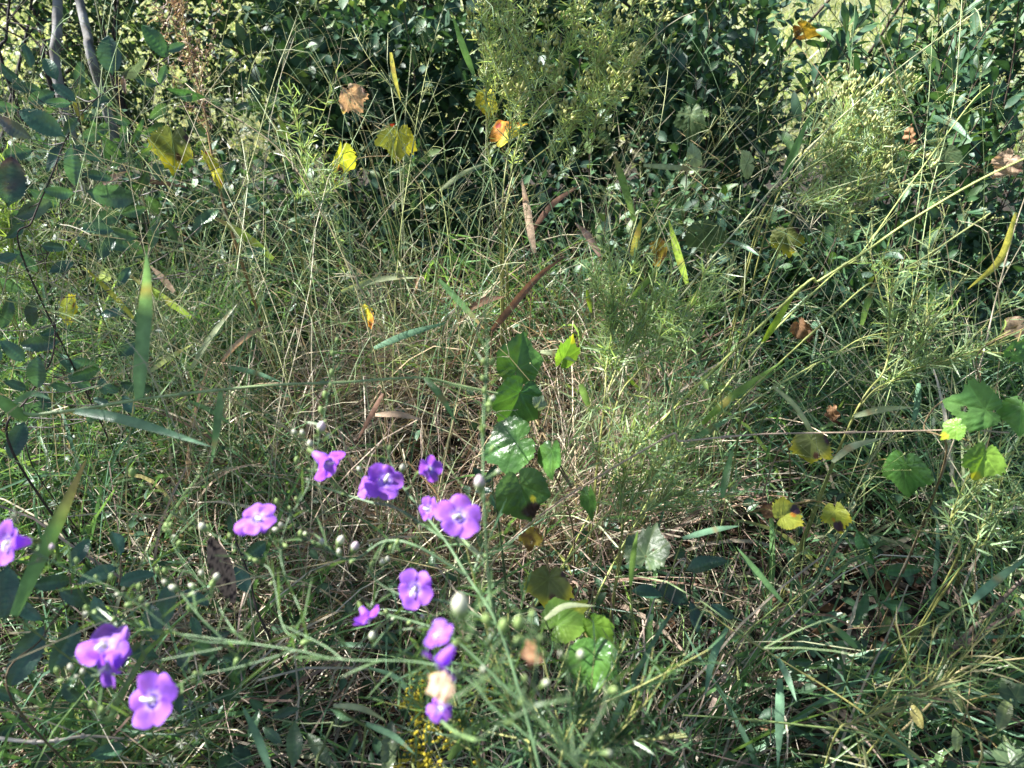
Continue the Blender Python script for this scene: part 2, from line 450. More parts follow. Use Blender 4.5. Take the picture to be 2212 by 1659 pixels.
# ------------------------------------------------------------------ leaves of the vines (grape): polar grid, toothed heart shape
GR_A = np.radians([0, 12, 28, 44, 56, 75, 95, 115, 138, 155, 168, 180])
GR_R = np.array([1.12, .96, .80, .84, .90, .74, .64, .56, .50, .46, .36, .08])
def grape_leaf(seed, base, c2=None, mode='green', tooth=.20, cup=0.18, puck=0.012, crumple=0.0, holes=0, blotch=()):
    """unit leaf (petiole joint at the origin, tip along +y); blotch: (angle deg, radius 0..1, size, colour)"""
    r = np.random.default_rng(seed)
    nA, rings = 120, 11
    th = np.linspace(0, 2 * math.pi, nA, endpoint=False)
    a = np.where(th > math.pi, 2 * math.pi - th, th)
    R = np.interp(a, GR_A, GR_R)
    saw = (((th + .10 * np.sin(th * 4 + r.uniform(0, 6)) + .06 * np.sin(th * 9 + r.uniform(0, 6))) * 27 / (2 * math.pi)) % 1.0)
    R = R * (1 - tooth / 2 + tooth * np.where(saw < .6, saw / .6, (1 - saw) / .4) * (a < 2.9) * (.65 + .5 * np.sin(th * 3 + r.uniform(0, 6)))) * (1 + 0.05 * np.sin(th * 2 + r.uniform(0, 6)) + 0.03 * np.sin(th * 5 + r.uniform(0, 6)))
    rr = np.linspace(0, 1, rings + 1)[1:] ** 0.85
    TH, RR = np.meshgrid(th, rr, indexing='ij')
    RAD = RR * R[:, None]
    X = RAD * np.sin(TH); Y = RAD * np.cos(TH)
    X = np.concatenate([[0], X.ravel()]); Y = np.concatenate([[0], Y.ravel()])
    veins = np.radians([0, 48, -48, 100, -100, 145, -145])
    tha = np.arctan2(X, Y); rad = np.hypot(X, Y)
    dv = np.min(np.abs((tha[:, None] - veins[None] + math.pi) % (2 * math.pi) - math.pi), 1)
    vd = dv * np.maximum(rad, 0.02)                 # distance from the nearest main vein
    # secondary veins: chevrons off the main ones
    ph = (rad - vd * 1.0) * 6.0
    sec = np.clip((np.abs((ph % 1) - .5) * 2 - 0.75) / 0.25, 0, 1) * (rad > 0.12)
    main = np.clip(1 - vd / 0.022, 0, 1) * (rad < 0.93)
    wr_ = Noise(seed + 70, 22.0); nz = Noise(seed + 50, 6.0); nz2 = Noise(seed + 90, 3.0)
    q2 = np.stack([X, Y, 0 * X], -1)
    Z = -cup * rad ** 2 + puck * (1 - sec) * np.clip(vd / 0.1, 0, 1) + (0.2 + .9 * r.random()) * .35 * np.abs(X) + 0.06 * nz2(q2) + .012 * wr_(q2) + (crumple * nz(q2) * (0.2 + rad))
    if crumple: X = X * (1 - 0.35 * crumple * rad); X = X + 0.4 * crumple * nz2(q2 + 3) * rad
    base = np.asarray(base, float)
    C = np.tile(base, (len(X), 1)) * (1 + 0.16 * nz(q2))[:, None]
    if c2 is not None:
        c2 = np.asarray(c2, float)
        if mode == 'vein': f = np.clip(1.0 - vd / 0.05 + 0.5 * nz(q2), 0, 1) * .6
        elif mode == 'edge': f = np.clip((rad - 0.55) / 0.35 + 0.35 * nz(q2), 0, 1)
        elif mode == 'half': f = np.clip(0.5 + 3.0 * X + 0.5 * nz(q2), 0, 1)
        else: f = np.clip(0.5 + 0.9 * nz2(q2 * 1.6), 0, 1)
        C = C * (1 - f)[:, None] + c2 * f[:, None]
    C = C * (1 + 0.35 * main + 0.12 * sec)[:, None]
    for (ba, br, bs, bc) in blotch:
        bx, by = br * math.sin(math.radians(ba)), br * math.cos(math.radians(ba))
        f = np.clip((bs - np.hypot(X - bx, Y - by) + 0.35 * bs * nz(q2 * 1.5)) / (0.25 * bs), 0, 1)[:, None]
        C = C * (1 - f) + np.asarray(bc) * f
    V = np.stack([X, Y, Z], -1)
    j = np.arange(nA); j2 = (j + 1) % nA
    tri = np.stack([np.zeros(nA, int), 1 + j2 * rings, 1 + j * rings], -1)
    k = np.arange(rings - 1)[None]
    a0 = 1 + j[:, None] * rings + k; b0 = 1 + j2[:, None] * rings + k
    q = np.stack([a0, b0, b0 + 1, a0 + 1], -1).reshape(-1, 4)
    cut = (j == nA // 2) | (j == nA // 2 - 1)       # the basal sinus stays open
    keep = ~np.repeat(cut, rings - 1)
    ctr = V[q].mean(1)
    for h in range(holes):
        ha = r.uniform(0, 6.28); hr = r.uniform(0.25, 0.75); hs = r.uniform(0.04, 0.10)
        keep &= np.hypot(ctr[:, 0] - hr * math.sin(ha), ctr[:, 1] - hr * math.cos(ha)) > hs
    mb = MB(); mb.add(V, q[keep], tri[~cut], C)
    return mb

def leaf_matrix(pos, ang, size, yaw=0.0, pitch=0.0):
    """leaf at pos whose tip points at image angle ang (0 right, 90 up), facing the camera then turned by yaw (about its length) and pitch"""
    a = math.radians(ang)
    t = math.cos(a) * RGT + math.sin(a) * UPV
    n = norm(CAM - pos)
    t = norm(t - n * (t @ n)); s = np.cross(t, n)
    y, p = math.radians(yaw), math.radians(pitch)
    n2 = n * math.cos(y) + s * math.sin(y); s2 = s * math.cos(y) - n * math.sin(y)
    t2 = t * math.cos(p) - n2 * math.sin(p); n3 = n2 * math.cos(p) + t * math.sin(p)
    M = np.stack([s2 * size, t2 * size, n3 * size], -1)
    return Matrix(((*M[0], pos[0]), (*M[1], pos[1]), (*M[2], pos[2]), (0, 0, 0, 1)))

OLIVE, DKGREEN, YELLOW, PALE = (.13, .17, .05), (.055, .15, .035), (.62, .55, .05), (.36, .44, .27)
BROWN, TAN, PURPLE, ORANGE, RED = (.10, .05, .035), (.50, .36, .25), (.06, .03, .05), (.60, .26, .04), (.30, .04, .02)
LEAF_KIND = {
    'green':  dict(tooth=.09, base=DKGREEN, c2=(.10, .23, .045), mode='n', mat='g'),
    'bright': dict(base=(.24, .42, .06), c2=(.16, .32, .05), mode='n', mat='l', blotch=[(0, .95, .3, (.50, .52, .05))]),  # yellow tip paints sunlight shining through the blade
    'mid':    dict(base=(.10, .25, .07), c2=(.15, .31, .08), mode='n', mat='l', holes=2),
    'dull':   dict(base=(.10, .16, .075), c2=(.16, .20, .09), mode='vein', mat='l', holes=2),
    'pale':   dict(base=PALE, c2=(.42, .50, .33), mode='vein', mat='l', cup=.3),
    'yellow': dict(base=YELLOW, c2=(.42, .44, .05), mode='n', mat='d', blotch=[(140, .5, .10, BROWN), (40, .6, .05, BROWN)]),
    'yelhalf': dict(base=YELLOW, c2=(.20, .22, .05), mode='half', mat='l', blotch=[(120, .72, .27, PURPLE), (140, .45, .12, RED), (-30, .5, .05, BROWN)]),  # yellow half paints the sunlit side of a folded leaf
    'olivespot': dict(base=(.16, .19, .06), c2=YELLOW, mode='edge', mat='l', blotch=[(-110, .7, .32, PURPLE), (170, .6, .2, PURPLE), (-20, .6, .14, BROWN)]),
    'yelred': dict(base=YELLOW, c2=(.50, .52, .05), mode='n', mat='d', blotch=[(90, .8, .25, RED), (-90, .5, .12, ORANGE), (180, .4, .15, RED)]),
    'orange': dict(base=ORANGE, c2=YELLOW, mode='half', mat='d', crumple=.12, blotch=[(80, .85, .3, BROWN), (-60, .6, .14, RED)]),
    'tan':    dict(base=TAN, c2=(.58, .44, .30), mode='vein', mat='d', crumple=.14, blotch=[(-80, .8, .22, (.22, .12, .09)), (60, .9, .16, (.55, .42, .12))]),
    'brown':  dict(base=(.33, .19, .10), c2=BROWN, mode='edge', mat='d', crumple=.28),
    'yelbrown': dict(base=(.48, .36, .05), c2=(.16, .09, .03), mode='n', mat='d', crumple=.12, holes=3),
    'yelblotch': dict(base=(.36, .40, .06), c2=YELLOW, mode='edge', mat='l', blotch=[(0, .75, .3, PURPLE), (20, .45, .12, ORANGE)]),
    'greenblotch': dict(tooth=.09, base=(.06, .15, .035), c2=(.10, .2, .04), mode='n', mat='g', blotch=[(-10, .80, .34, (.03, .015, .015)), (-25, .5, .1, YELLOW)]),
}
MATS = {'g': M_GLOSS, 'l': M_LEAF, 'd': M_DRY}

def vine(label, leaves, dk=0.93, stemcol=(.20, .15, .08), name='grape_vine', cat='vine', r=0.0012, extra=None, seed=0, ground_at=None):
    """leaves: (u, v, width px, tip angle, kind, yaw, pitch[, depth])"""
    rg = random.Random(seed + 7)
    pts = []
    for L in leaves:
        d = L[7] if len(L) > 7 else dcan(L[0], L[1]) * dk
        pts.append((P(L[0], L[1], d), d, L))
    order = sorted(pts, key=lambda q: q[0][2])
    first = order[0][0]
    base = np.array([first[0] + 0.05, first[1] + 0.12, 0.0]) if ground_at is None else np.asarray(ground_at, float)
    t = thing(name, label, cat, base)
    mb = MB()
    path = [base, (base + first) / 2 + np.array([.02, .05, .02])] + [q[0] + np.array([rg.uniform(-.02, .02), 0.05 + rg.uniform(0, .03), -0.04]) for q in order]
    if extra is not None: path = path + [np.asarray(e) for e in extra]
    sp = tube(mb, path, r * 1.3, r * 0.6, stemcol, 5, 10 * len(path))
    mb.build('stem', M_WOOD, t)
    for i, (pos, d, L) in enumerate(pts):
        k = dict(LEAF_KIND[L[4]]); mat = MATS[k.pop('mat')]
        m = grape_leaf(seed * 31 + i * 7 + 1, **k)
        size = L[2] / F * d / 1.62
        M = leaf_matrix(pos, L[3], size, L[5], L[6])
        # the origin of the leaf is its petiole joint: shift so that the middle of the blade is at the pixel
        off = M.to_3x3() @ Vector((0, 0.18, 0))
        M.translation -= off
        lo = link('leaf', m.mesh('leaf', mat), t, M)
        j = np.array(M.translation)
        near = sp[np.argmin(np.linalg.norm(sp - j, axis=1))]
        pm = MB(); tube(pm, [near, (near + j) / 2 + np.array([0, 0, .01]), j + np.array(M.to_3x3() @ Vector((0, 0, -0.01)))], 0.0009, 0.0008, (.20, .16, .06), 4, 6)
        pm.build('petiole', M_STEM, lo)
    return t

# ------------------------------------------------------------------ grass shoots: a culm from the ground and its flat blade(s)
def blade_mesh(pts, wpx, d, colr, tipcol=None, seed=0, fold=0.22, K=14, basew=0.55, twist=0.0):
    r = np.random.default_rng(seed)
    p = smooth(pts, K)
    t = np.linspace(0, 1, K)
    prof = np.minimum(1, basew + (1 - basew) * t / 0.25) * np.clip((1 - t) / 0.45, 0, 1) ** 0.75
    w = np.maximum(prof, 0.03) * (wpx / F * d) * 0.5
    c = np.asarray(colr)[None] * (1 + 0.12 * np.sin(t * 7 + r.uniform(0, 6)))[:, None]
    if tipcol is not None:
        f = np.clip((t - 0.55) / 0.35, 0, 1)[:, None]; c = c * (1 - f) + np.asarray(tipcol) * f
    if r.random() < 0.5:                             # a rusty fleck
        f = (np.abs(t - r.uniform(.3, .8)) < 0.05)[:, None]; c = np.where(f, c * 0.5 + np.array([.16, .08, .03]), c)
    mb = MB()
    mid = p[K // 2]
    n = norm(norm(CAM - mid) + r.normal(0, 0.28, 3) + np.array([0, 0, .25]))
    ribbons(mb, p[None], w[None], c[None], ref=n[None], fold=fold * (1 if r.random() < .5 else -1), twist=(np.linspace(-1, 1, K) * (twist or r.uniform(-.35, .35)))[None])
    return mb

BC = {'green': (.15, .29, .11), 'blue': (.17, .31, .19), 'bright': (.32, .46, .06), 'yellow': (.56, .52, .09), 'pale': (.42, .47, .28),  # blue and green paled to put the grass sheen into the colour
      'tan': (.52, .38, .26), 'brown': (.26, .15, .10), 'pink': (.46, .30, .23), 'lime': (.20, .33, .07)}
SHOOT_COL = {'tan': (.40, .30, .18), 'brown': (.28, .18, .11), 'pink': (.36, .24, .16)}
def shoot(label, blades, seed, name='grass_shoot'):
    """blades: (list of (u, v), width px, colour, depth factor or None)"""
    r = random.Random(seed)
    uv, w, c, k = blades[0]
    b0 = P(*uv[0], dcan(*uv[0]) * k)
    low = uv[0]
    base = np.array([b0[0] + r.uniform(-.10, .10), b0[1] + r.uniform(.02, .14), 0.0])
    t = thing(name, label, 'grass', base, 'wide bladed grass shoots')
    mb = MB()
    tube(mb, [base, (base * .45 + b0 * .55) + np.array([r.uniform(-.03, .03), 0.03, .02]), b0], 0.0013, 0.0009, SHOOT_COL.get(c, (.17, .23, .08)), 4, 8)
    mb.build('stem', M_STEM, t)
    for i, (uv, w, c, k) in enumerate(blades):
        ds = [dcan(*q) * k * (1 - 0.0 * j) for j, q in enumerate(uv)]
        dm = sum(ds) / len(ds)
        n = len(uv)
        pts = [P(*q, ds[0] * (1 - .5 * j / max(1, n - 1)) + dm * .5 * j / max(1, n - 1)) for j, q in enumerate(uv)]
        if n == 2:
            m = (pts[0] + pts[1]) / 2 + np.array([r.uniform(-.008, .008), 0, r.uniform(0.002, .02)]) * np.linalg.norm(pts[1] - pts[0]) * 6
            pts = [pts[0], m, pts[1]]
        tip = (.45, .33, .15) if r.random() < 0.3 and c in ('green', 'lime', 'bright', 'yellow') else None
        blade_mesh(pts, w * 1.15, dm, BC[c], tip, seed * 13 + i).build('blade', M_DRY if c in SHOOT_COL else M_GRASS, t)
    return t

# ------------------------------------------------------------------ panic grass: long culms with airy panicles
def panicle(mb, spine, r, n=14, blen=(0.05, 0.14), colr=(.30, .34, .12), sub=2, seed_c=(.34, .38, .15), rad=0.00035, upto=1.0):
    spine = np.asarray(spine)
    pos, dirs, br = [], [], []
    for i in range(n):
        f = upto * i / n
        x = f * (len(spine) - 1); a = int(x); b = min(a + 1, len(spine) - 1)
        p = spine[a] + (spine[b] - spine[a]) * (x - a)
        tg = norm(spine[b] - spine[max(a - 1, 0)])
        d = norm(tg * r.uniform(.4, 1.1) + norm(r.normal(0, 1, 3)) * 0.8)
        L = r.uniform(*blen) * (1.1 - 0.7 * f)
        k = np.linspace(0, 1, 5)[:, None]
        sag = np.array([0, 0, -1]) * L * r.uniform(0, .35)
        q = p + d * L * k + sag * k ** 2
        br.append(q)
        for s in range(sub):
            j = r.integers(1, 4); d2 = norm(d + norm(r.normal(0, 1, 3)) * 0.8); L2 = L * r.uniform(.25, .5)
            q2 = q[j] + d2 * L2 * k + np.array([0, 0, -1]) * L2 * .2 * k ** 2
            br.append(q2); pos.append(q2[-1]); dirs.append(d2)
            if r.random() < .6: pos.append(q2[2]); dirs.append(norm(d2 + r.normal(0, .5, 3)))
        pos.append(q[-1]); dirs.append(d)
    br = np.array(br)
    tubes(mb, br, np.full(br.shape[:2], rad) * np.linspace(1.3, .7, 5)[None], np.asarray(colr), 3)
    seeds(mb, np.array(pos), np.array(dirs), r.uniform(0.0022, 0.0036, len(pos)), seed_c, .42)

def culm(label, pts, rad, colr, seed, blades=(), pan=None, name='grass_stalk', root=True, group='long grass stalks', c2=None, buds=0):
    """pts: (u, v, d) from base to tip; blades: (list of (u, v), px, colour)"""
    r = np.random.default_rng(seed)
    w = [P(*p) for p in pts]
    if root:
        db = norm(w[0] - w[1]); h = w[0][2]
        m1 = w[0] + db * .35 * h + np.array([0, .03, -.22 * h]); m1[2] = min(m1[2], .62 * h); dh = np.array([db[0], db[1], 0])
        base = np.array([m1[0] + dh[0] * .2 * h, m1[1] + dh[1] * .1 * h + .05, 0.0]); w = [base, m1] + w
    else: base = w[0]
    t = thing(name, label, 'grass stalk', base, group)
    mb = MB(); sp = tube(mb, w, rad, rad * .55, colr, 5, 9 * len(w), c2)
    for f in (.3, .5, .7):                            # joints along the culm
        i = int(f * len(sp)); tubes(mb, sp[None, i:i + 2] * 1.0, np.array([[rad * 1.45, rad * 1.2]]), np.asarray(colr) * .7, 5)
    mb.build('stem', M_STEM, t)
    for i, (uv, px, c) in enumerate(blades):
        d = np.mean([P(*uv[0], 1)[1]]) * 0 + min(pts, key=lambda q: (q[0] - uv[0][0]) ** 2 + (q[1] - uv[0][1]) ** 2)[2]
        bp = [P(*q, d * (1 - .02 * j)) for j, q in enumerate(uv)]
        if len(bp) == 2: bp = [bp[0], (bp[0] + bp[1]) / 2 + np.array([0, 0, .006]), bp[1]]
        blade_mesh(bp, px * 1.1, d, BC[c], None, seed * 17 + i).build('blade', M_DRY if c in SHOOT_COL else M_GRASS, t)
    if pan:
        mb = MB(); a = int(len(sp) * pan.get('start', .6))
        panicle(mb, sp[a:], r, pan.get('n', 12), pan.get('len', (.05, .14)), pan.get('col', (.30, .34, .12)), pan.get('sub', 2))
        mb.build('seed_panicle', M_STEM, t, kind='stuff')
    return t

# ------------------------------------------------------------------ bramble with toothed, pleated leaves
def toothed_leaf(seed, wr, colr, brown=None, teeth=13, gain=0.28):
    v, q, tint, s, t = leaf_geo(39, 3, lambda x: 1.72 * np.clip(x, 0, 1) ** .62 * np.clip(1 - x, 0, 1) ** .72, teeth, 0.26, fold=0.30, curl=0.16, pucker=0.026, veins=9, seed=seed, width=wr / 2, wav=.03, vein_gain=gain)
    nz = Noise(seed, 5.0)(v)
    c = np.asarray(colr)[None] * (tint * (1 + .18 * nz))[:, None]
    if brown is not None:
        f = np.clip((s - 0.55 + .3 * nz) * 5, 0, 1)[:, None]; c = c * (1 - f) + np.asarray(brown) * f
    mb = MB(); mb.add(v, q, None, c)
    return mb

def bramble(label, stem, leaves, d0, seed, colr=(.065, .145, .09), stemc=(.06, .045, .04), name='bramble', mat=None, rad=0.0022, wr=0.6, jit=.04, cat='bramble', root=True, teeth=13):  # bluish default colour paints the sky sheen on the leaves
    r = random.Random(seed)
    w = [P(*p) for p in stem]
    base = np.array([w[0][0] + .01, w[0][1] + .04, 0.0]) if root else w[0]
    t = thing(name, label, cat, base)
    mb = MB(); sp = tube(mb, ([base, base * .55 + w[0] * .45 + [.008, 0, 0]] if root else []) + w, rad, rad * .5, stemc, 5, 10 * len(w)); mb.build('stem', M_WOOD, t)
    for i, L in enumerate(leaves):
        u, v, ln, ang = L[:4]
        yaw = L[4] if len(L) > 4 else r.uniform(-35, 35)
        pit = L[5] if len(L) > 5 else r.uniform(-25, 25)
        cc = L[6] if len(L) > 6 and L[6] is not None else np.array(colr) * r.uniform(.75, 1.3)
        bw = L[7] if len(L) > 7 else None
        near0 = min(stem, key=lambda q: (q[0] - u) ** 2 + (q[1] - v) ** 2)
        d = (near0[2] if d0 is None else d0) * r.uniform(1 - jit, 1 + jit)
        pos = P(u, v, d); size = ln / F * d
        M = leaf_matrix(pos, ang, size, yaw, pit)
        M.translation -= M.to_3x3() @ Vector((0, .5, 0))
        lo = link('leaf', toothed_leaf(seed * 40 + i, L[8] if len(L) > 8 else wr * r.uniform(.85, 1.15), cc, bw, teeth).mesh('leaf', mat or M_BRAM), t, M)
        j = np.array(M.translation); near = sp[np.argmin(np.linalg.norm(sp - j, axis=1))]
        pm = MB(); tube(pm, [near, (near + j) / 2 + np.array([0, 0, -.006]), j], 0.0009, 0.0007, np.array(stemc) * 1.3 + .02, 4, 6); pm.build('petiole', M_STEM, lo)
    return t

# ------------------------------------------------------------------ leafy shrubs: upright stems, every leaf an object
def leaf_protos(name, colrs, mat, wr, nL=6, fold=.25, curl=.18, wfun=None, wav=.02, seed=0):
    out = []
    for i, c in enumerate(colrs):
        v, q, tint, s, t = leaf_geo(nL, 1, wfun, fold=fold, curl=curl * (0.5 + .3 * i), width=wr / 2, wav=wav, seed=seed + i, vein_gain=.2)
        mb = MB(); mb.add(v, q, None, np.asarray(c)[None] * tint[:, None]); out.append(mb.mesh(name, mat))
    return out

def mat4(s, d, n, size, pos):
    return Matrix(((s[0] * size, d[0] * size, n[0] * size, pos[0]), (s[1] * size, d[1] * size, n[1] * size, pos[1]), (s[2] * size, d[2] * size, n[2] * size, pos[2]), (0, 0, 0, 1)))

def shrub(label, stems, protos, leaf_len, per, seed, stemc=(.08, .06, .045), name='shrub', cat='shrub', start=.25, rad=.003, upness=.7, spread=1.0, twigs=0, group=None, tips=True):
    """stems: (base xyz, tip xyz)"""
    r = np.random.default_rng(seed)
    base = np.mean([s[0] for s in stems], 0); base[2] = 0
    t = thing(name, label, cat, base, group)
    for (b, tip) in stems:
        b = np.asarray(b, float); tip = np.asarray(tip, float)
        H = np.linalg.norm(tip - b)
        m1 = b + (tip - b) * .35 + r.normal(0, .03 * H, 3); m2 = b + (tip - b) * .7 + r.normal(0, .03 * H, 3)
        mb = MB(); sp = tube(mb, [b, m1, m2, tip], rad, rad * .35, stemc, 5, 22)
        axes = [(sp, start, 1.0, per)]
        for k in range(twigs):
            f = r.uniform(.3, .85); i = int(f * 21); d = norm(norm(sp[min(i + 1, 21)] - sp[i]) * .8 + norm(r.normal(0, 1, 3) * [1, 1, .4]))
            L = H * r.uniform(.15, .32)
            tw = tube(mb, [sp[i], sp[i] + d * L * .5, sp[i] + d * L + np.array([0, 0, .15 * L])], rad * .45, rad * .2, stemc, 4, 12)
            axes.append((tw, .15, .9, int(per * .45)))
        mb.build('stem', M_WOOD, t)
        for (ax, st, sc, cnt) in axes:
            n = len(ax)
            for k in range(cnt):
                f = st + (1 - st) * (k + r.uniform(0, .8)) / cnt
                x = min(f, .999) * (n - 1); i = int(x); p = ax[i] + (ax[i + 1] - ax[i]) * (x - i)
                tg = norm(ax[i + 1] - ax[i])
                a = k * 2.4 + r.normal(0, .3)
                e1 = norm(np.cross(tg, [.2, .9, .3])); e2 = np.cross(tg, e1)
                out = e1 * math.cos(a) + e2 * math.sin(a)
                d = norm(tg * upness * r.uniform(.6, 1.3) * (1 + f) + out * spread + np.array([0, 0, -.15 * r.random()]))
                nn = norm(tg - d * (tg @ d) + r.normal(0, .25, 3)); nn = norm(nn - d * (nn @ d)); s = np.cross(d, nn)
                ln = leaf_len * r.uniform(.6, 1.25) * sc * (1 - .35 * max(0, f - .8) / .2)
                link('leaf', protos[r.integers(0, len(protos))], t, mat4(s, d, nn, ln, p + d * .004))
    return t

def foliage_mass(name, label, centre, rad, n, size, colrs, seed, mat, parent=None, shell=.35, wr=.6, nL=3):
    """many small leaves filling an uneven ellipsoid"""
    r = np.random.default_rng(seed)
    d = norm(r.normal(0, 1, (n, 3))); rr = (shell + (1 - shell) * r.random(n)) ** .6
    nz = Noise(seed + 5, 2.6)
    rr = rr * (0.85 + .3 * nz(d * 2))
    pos = np.asarray(centre) + d * rr[:, None] * np.asarray(rad)
    keepm = nz(pos * (2.2 / max(rad)) + 9) > -0.35
    pos = pos[keepm]; n = len(pos)
    tv, tq, tc = small_leaf(nL, width=wr / 2)
    dd = norm(r.normal(0, 1, (n, 3)) + d[keepm] * .6 + [0, 0, -.1]); nn = norm(r.normal(0, .7, (n, 3)) + [0, 0, 1])
    nn = norm(nn - dd * (nn * dd).sum(-1, keepdims=True)); s = np.cross(dd, nn)
    M = np.stack([s, dd, nn], -1) * (size * r.uniform(.6, 1.3, (n, 1, 1)))
    mb = MB(); instances(mb, tv, M, pos, pick(r, colrs, n), quads=tq, tc=tc)
    return mb.build(name, mat, parent, kind='stuff', label=label)

# ------------------------------------------------------------------ fine leaved herb (narrow leaves all along branching stems, bud tufts on top)
def fine_herb(label, stems, seed, d_base, leaf_len=.027, leaf_w=.0018, colr=((.34, .47, .24), (.42, .54, .28), (.26, .40, .20)), stemc=(.30, .31, .10), buds=True, dens=1.0, name='fine_leaved_herb', branch=6, budc=(.48, .50, .20), blen=(.05, .13), start=.3):
    """stems: list of polylines [(u, v, d), ...] from low to tip"""
    r = np.random.default_rng(seed)
    w0 = P(*stems[0][0])
    t = thing(name, label, 'herb', d_base if d_base is not None else np.array([w0[0], w0[1] + .05, 0.0]))
    root = np.array(t.matrix_basis.translation)
    lf_p, lf_d, tips = [], [], []
    for st in stems:
        mb = MB()
        w = [root + r.normal(0, .008, 3) * [1, 1, 0]] + [P(*q) for q in st]
        sp = tube(mb, w, .0017, .0008, stemc, 5, 12 * len(w))
        axes = [(sp, start)]
        for b in range(branch):
            f = r.uniform(.45, .97); i = int(f * (len(sp) - 2)); tg = norm(sp[i + 1] - sp[i])
            d = norm(tg * 1.1 + norm(r.normal(0, 1, 3)) * .75 + [0, 0, .2]); L = r.uniform(*blen)
            tw = tube(mb, [sp[i], sp[i] + d * L * .5 + tg * .005, sp[i] + d * L + np.array([0, 0, L * .15])], .0009, .0005, stemc, 4, 9)
            axes.append((tw, .05)); tips.append((tw[-1], norm(tw[-1] - tw[-3])))
            for c in range(2):
                if r.random() < .6:
                    j = r.integers(3, 7); d2 = norm(d + norm(r.normal(0, 1, 3)) * .7 + [0, 0, .2])
                    t2 = tube(mb, [tw[j], tw[j] + d2 * L * .25, tw[j] + d2 * L * .5], .0006, .0004, stemc, 3, 6)
                    axes.append((t2, 0)); tips.append((t2[-1], d2))
        tips.append((sp[-1], norm(sp[-1] - sp[-3])))
        mb.build('stem', M_STEM, t)
        for ax, s0 in axes:
            L = np.linalg.norm(np.diff(ax, axis=0), axis=1).sum()
            for k in range(int(L * (1 - s0) / .0042 * dens)):
                f = s0 + (1 - s0) * r.random(); x = min(f, .999) * (len(ax) - 1); i = int(x)
                lf_p.append(ax[i] + (ax[i + 1] - ax[i]) * (x - i)); tg = norm(ax[i + 1] - ax[i])
                lf_d.append(norm(tg * .7 + norm(r.normal(0, 1, 3)) + [0, 0, .15]))
    lp, ld = np.array(lf_p), np.array(lf_d); n = len(lp)
    L = leaf_len * r.uniform(.5, 1.2, n); k = np.linspace(0, 1, 4)
    bend = norm(r.normal(0, 1, (n, 3)) + [0, 0, -.4])
    Pn = lp[:, None] + ld[:, None] * (L[:, None] * k)[..., None] + bend[:, None] * ((L * r.uniform(.05, .35, n))[:, None] * k ** 2)[..., None]
    mb = MB(); ribbons(mb, Pn, (leaf_w * .5 * r.uniform(.8, 1.3, n))[:, None] * np.array([.8, 1, .9, .25])[None], pick(r, list(map(np.array, colr)), n), ref=norm(r.normal(0, 1, (n, 3))))
    mb.build('narrow_leaves', M_GRASS, t, kind='stuff')
    if buds:
        for (p, d) in tips:
            if r.random() < .75:
                mb = MB(); m = r.integers(4, 9)
                off = r.normal(0, .006, (m, 3)); dd = norm(d + r.normal(0, .35, (m, 3)) + [0, 0, .5])
                seeds(mb, p + off, dd, r.uniform(.009, .015, m), np.array(budc) * r.uniform(.75, 1.2, (m, 1)), .26)
                mb.build('bud_tuft', M_BUD, t)
    return t

# ------------------------------------------------------------------ purple trumpet flowers
PUR, PINK, THROAT = np.array((.41, .155, .85)), np.array((.58, .20, .80)), np.array((.60, .48, .90))
def petal_mesh(i, seed, R, flare):
    r = np.random.default_rng(seed * 9 + i)
    nr, na = 7, 8
    a0 = i * 2 * math.pi / 5 + math.pi / 2 + r.normal(0, .06); half = math.radians(42)
    s = np.linspace(0, 1, nr); tt = np.linspace(-1, 1, na + 1)
    S, T = np.meshgrid(s, tt, indexing='ij')
    end = R * (1.04 + r.normal(0, .08)) * (1 - .27 * np.abs(T) ** 2.3 - .05 * np.exp(-(T / .2) ** 2))
    rad = R * .22 + (end - R * .22) * S
    wide = half * (.72 + .30 * np.sin(np.pi * np.clip(S, 0, 1) * .7))
    A = a0 + T * wide
    z = R * (.30 * S - flare * S ** 2) + R * .09 * np.sin(T * 3.5 + r.uniform(0, 6)) * S + R * r.normal(0, .10) * S ** 2 + R * .03 * np.cos(S * 6 + T * 3) * S + (i % 2) * R * .012
    V = np.stack([rad * np.cos(A), rad * np.sin(A), z], -1).reshape(-1, 3)
    pk = np.clip(.9 * r.random() * np.exp(-((T - r.uniform(-.5, .5)) / .5) ** 2) * (S > .3), 0, 1)[..., None]
    th = np.clip(1 - S / .28, 0, 1)[..., None]
    C = PUR * (1 - pk) + PINK * pk
    C = C * (1 - .22 * (np.abs(S - .5) < .18)[..., None]) ; C = C * (1 - th) + THROAT * th
    m = na + 1
    idx = (np.arange(nr - 1)[:, None] * m + np.arange(na)[None]).ravel()
    mb = MB(); mb.add(V, np.stack([idx, idx + 1, idx + m + 1, idx + m], -1), None, C.reshape(-1, 3))
    return mb.mesh('petal', M_PETAL)

def revolve(mb, prof, c, sides=10):
    """prof: (z, r); c: colour per ring"""
    prof = np.array(prof); a = np.arange(sides) * 2 * math.pi / sides; k = len(prof)
    V = np.stack([prof[:, 1:2] * np.cos(a), prof[:, 1:2] * np.sin(a), np.repeat(prof[:, :1], sides, 1)], -1).reshape(-1, 3)
    b = (np.arange(k - 1) * sides)[:, None]; j = np.arange(sides)[None]; j2 = (j + 1) % sides
    mb.add(V, np.stack([b + j, b + j2, b + sides + j2, b + sides + j], -1).reshape(-1, 4), None, np.repeat(np.asarray(c, float), sides, 0))

def frame_from(axis, spin=0.0):
    z = norm(axis); x = norm(np.cross(UPV if abs(z @ UPV) < .9 else RGT, z)); y = np.cross(z, x)
    c, s = math.cos(spin), math.sin(spin)
    return x * c + y * s, y * c - x * s, z

